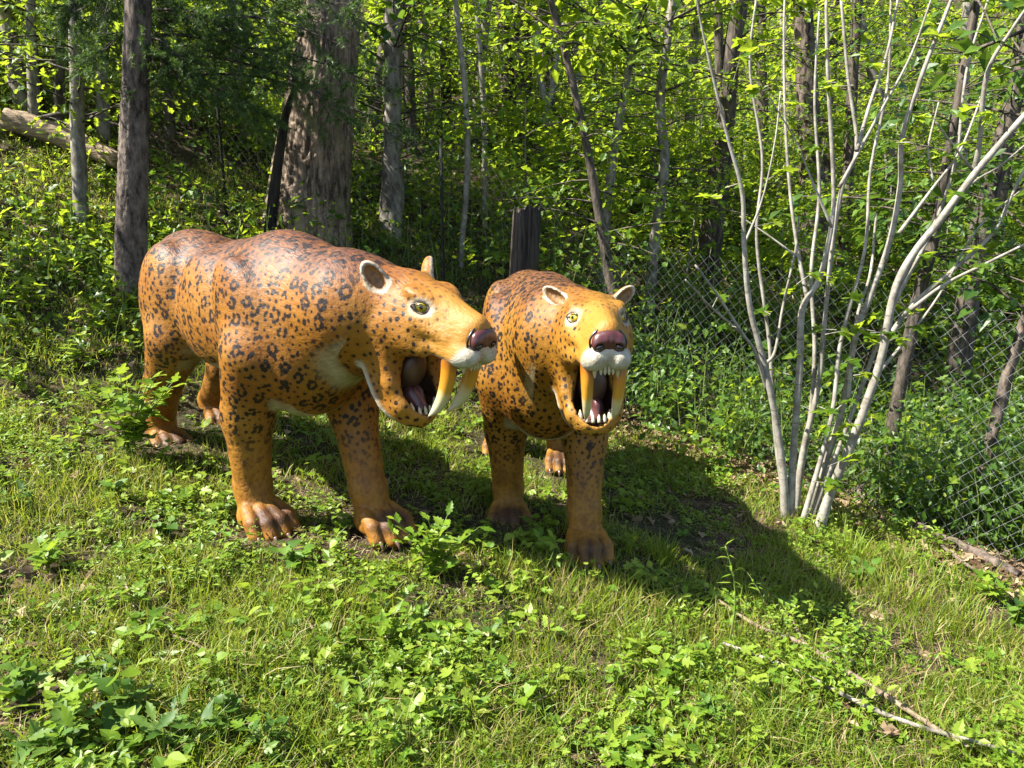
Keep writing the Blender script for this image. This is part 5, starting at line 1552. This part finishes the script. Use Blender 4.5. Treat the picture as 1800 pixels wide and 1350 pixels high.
def tuft(label, px, py, h, n, seed, rad=0.05):
    g = np.random.default_rng(900 + seed)
    o = G(px, py)
    a = g.uniform(0, 6.28, n); r = np.sqrt(g.uniform(0, 1, n)) * rad
    x, y = o[0] + r * np.cos(a), o[1] + r * np.sin(a)
    pos = np.stack((x, y, height(x, y) - 0.005), 1) - o
    hh = h * g.uniform(0.5, 1.1, n)
    V, F, A = scatter(BLADE3, pos, frames(a + g.normal(0, 0.5, n), g.normal(-0.1, 0.2, n), g.normal(0, 0.25, n)), np.stack((hh * g.uniform(0.4, 1.0, n), g.uniform(0.003, 0.005, n), hh), 1), np.clip(g.beta(2, 2, n) * 0.8, 0, 0.85))
    obj('grass_tuft', mesh_np('grass_tuft', V, F, M['grass'], {'rnd': A}), None, label, 'grass tuft', 'taller grass tufts', 'thing', o)
tuft('sunlit grass tuft in the shadow right of the head-on statue', 1165, 985, 0.15, 140, 1, 0.08)
tuft('grass tuft at the lower edge of the statue shadow', 1120, 1140, 0.12, 130, 2, 0.07)
tuft('tall grass tuft at the foot of the pale sapling', 1500, 985, 0.18, 150, 3, 0.12)
tuft('tall grass tuft below the log along the fence', 1580, 1060, 0.17, 160, 4, 0.14)
tuft('grass tuft near the right edge of the lawn', 1690, 1110, 0.16, 150, 5, 0.14)
tuft('grass tuft in front of the shadow between both statues', 900, 1000, 0.10, 120, 6, 0.09)

# ------------------------------------------------------------------ fallen wood
def on_ground(px, lift=0.012):
    out = []
    for p in px:
        q = G(*p); q[2] += lift; out.append(q)
    return np.array(out)

def stick(name, label, px, w, mat, lift=0.014, cat='branch', group='fallen branches', sides=7, twigs=(), noise=0.06, seed=0):
    pts = on_ground(px, lift); o = pts[0].copy(); o[2] -= lift
    rad = [q * p[1] / FPX / 2 for q, p in zip(w, pts)]
    root = empty(name, o, label, cat, group)
    V, F = tube(pts - o, rad, sides, len(px) * 7, noise, seed=seed)
    obj('stem', mesh_np('stem', V, fixquads(F), mat), root)
    for t in twigs:
        tp = on_ground(t[0], lift + 0.01)
        V, F = tube(tp - o, [q * p[1] / FPX / 2 for q, p in zip(t[1], tp)], 5, 8, noise)
        obj('twig', mesh_np('twig', V, fixquads(F), mat), root)
    return root
stick('fallen_branch', 'longest dry fallen branch lying across the lawn at the lower right', [(1262, 1072), (1330, 1118), (1410, 1150), (1468, 1188), (1550, 1240), (1640, 1300), (1700, 1335)], [6, 8, 11, 14, 11, 10, 7], M['bark_twig'], 0.045,
      twigs=[([(1410, 1150), (1385, 1100), (1370, 1070)], [7, 6, 4]), ([(1550, 1240), (1530, 1250), (1500, 1235)], [6, 5, 3])])
stick('fallen_branch', 'thin greyish fallen branch below the longest one', [(1268, 1150), (1370, 1190), (1450, 1230), (1530, 1270), (1610, 1300), (1780, 1348)], [6, 8, 10, 10, 9, 8], M['bark_grey'], 0.05, seed=2)
stick('bark_chunk', 'short dark piece of wood beside the longest fallen branch', [(1452, 1150), (1478, 1168), (1498, 1188)], [12, 16, 13], M['bark_dark'], 0.045, 'wood', None, 8, seed=3)
stick('dry_twig', 'bent dry twig lying on the left of the lawn', [(222, 1040), (240, 1090), (255, 1115), (300, 1132), (370, 1160)], [4, 4, 4, 5, 4], M['bark_twig'], 0.035, seed=4)
stick('dry_twig', 'curved dry twig in the middle of the lawn', [(525, 1080), (550, 1120), (566, 1165), (562, 1200)], [4, 5, 5, 3], M['bark_twig'], 0.035, seed=5)
stick('dry_twig', 'thin straw-coloured twig at the bottom centre', [(1010, 1215), (960, 1240), (920, 1258)], [4, 4, 3], M['bark_twig'], 0.03, seed=6)
stick('fence_log', 'rotten log lying along the foot of the fence at the right', [(1498, 868), (1560, 905), (1630, 945), (1700, 975), (1790, 1020)], [13, 16, 22, 20, 15], M['bark_pine'], 0.03, 'log', None, 12, noise=0.12, seed=7,
      twigs=[([(1500, 862), (1530, 880), (1545, 895)], [7, 8, 5]), ([(1640, 960), (1690, 1000), (1740, 1030)], [8, 8, 5])])
def slope_log():
    pts = on_ground([(12, 236), (80, 256), (150, 282), (215, 312)], 0.13)
    o = pts[0].copy(); o[2] = float(height(o[0], o[1]))
    root = empty('fallen_log', o, 'tan fallen log on the slope at the upper left', 'log')
    V, F = tube(pts - o, [0.10, 0.115, 0.10, 0.075], 14, 30, 0.05)
    obj('trunk', mesh_np('trunk', V, fixquads(F), M['log_tan']), root)
    V, F = tube([pts[1] - o + (0, -0.05, 0.10), pts[1] - o + (0.35, -0.1, 0.14), pts[1] - o + (0.8, -0.15, 0.02)], [0.022, 0.018, 0.009], 7, 14, 0.06)
    obj('branch', mesh_np('branch', V, fixquads(F), M['bark_dark']), root)
slope_log()
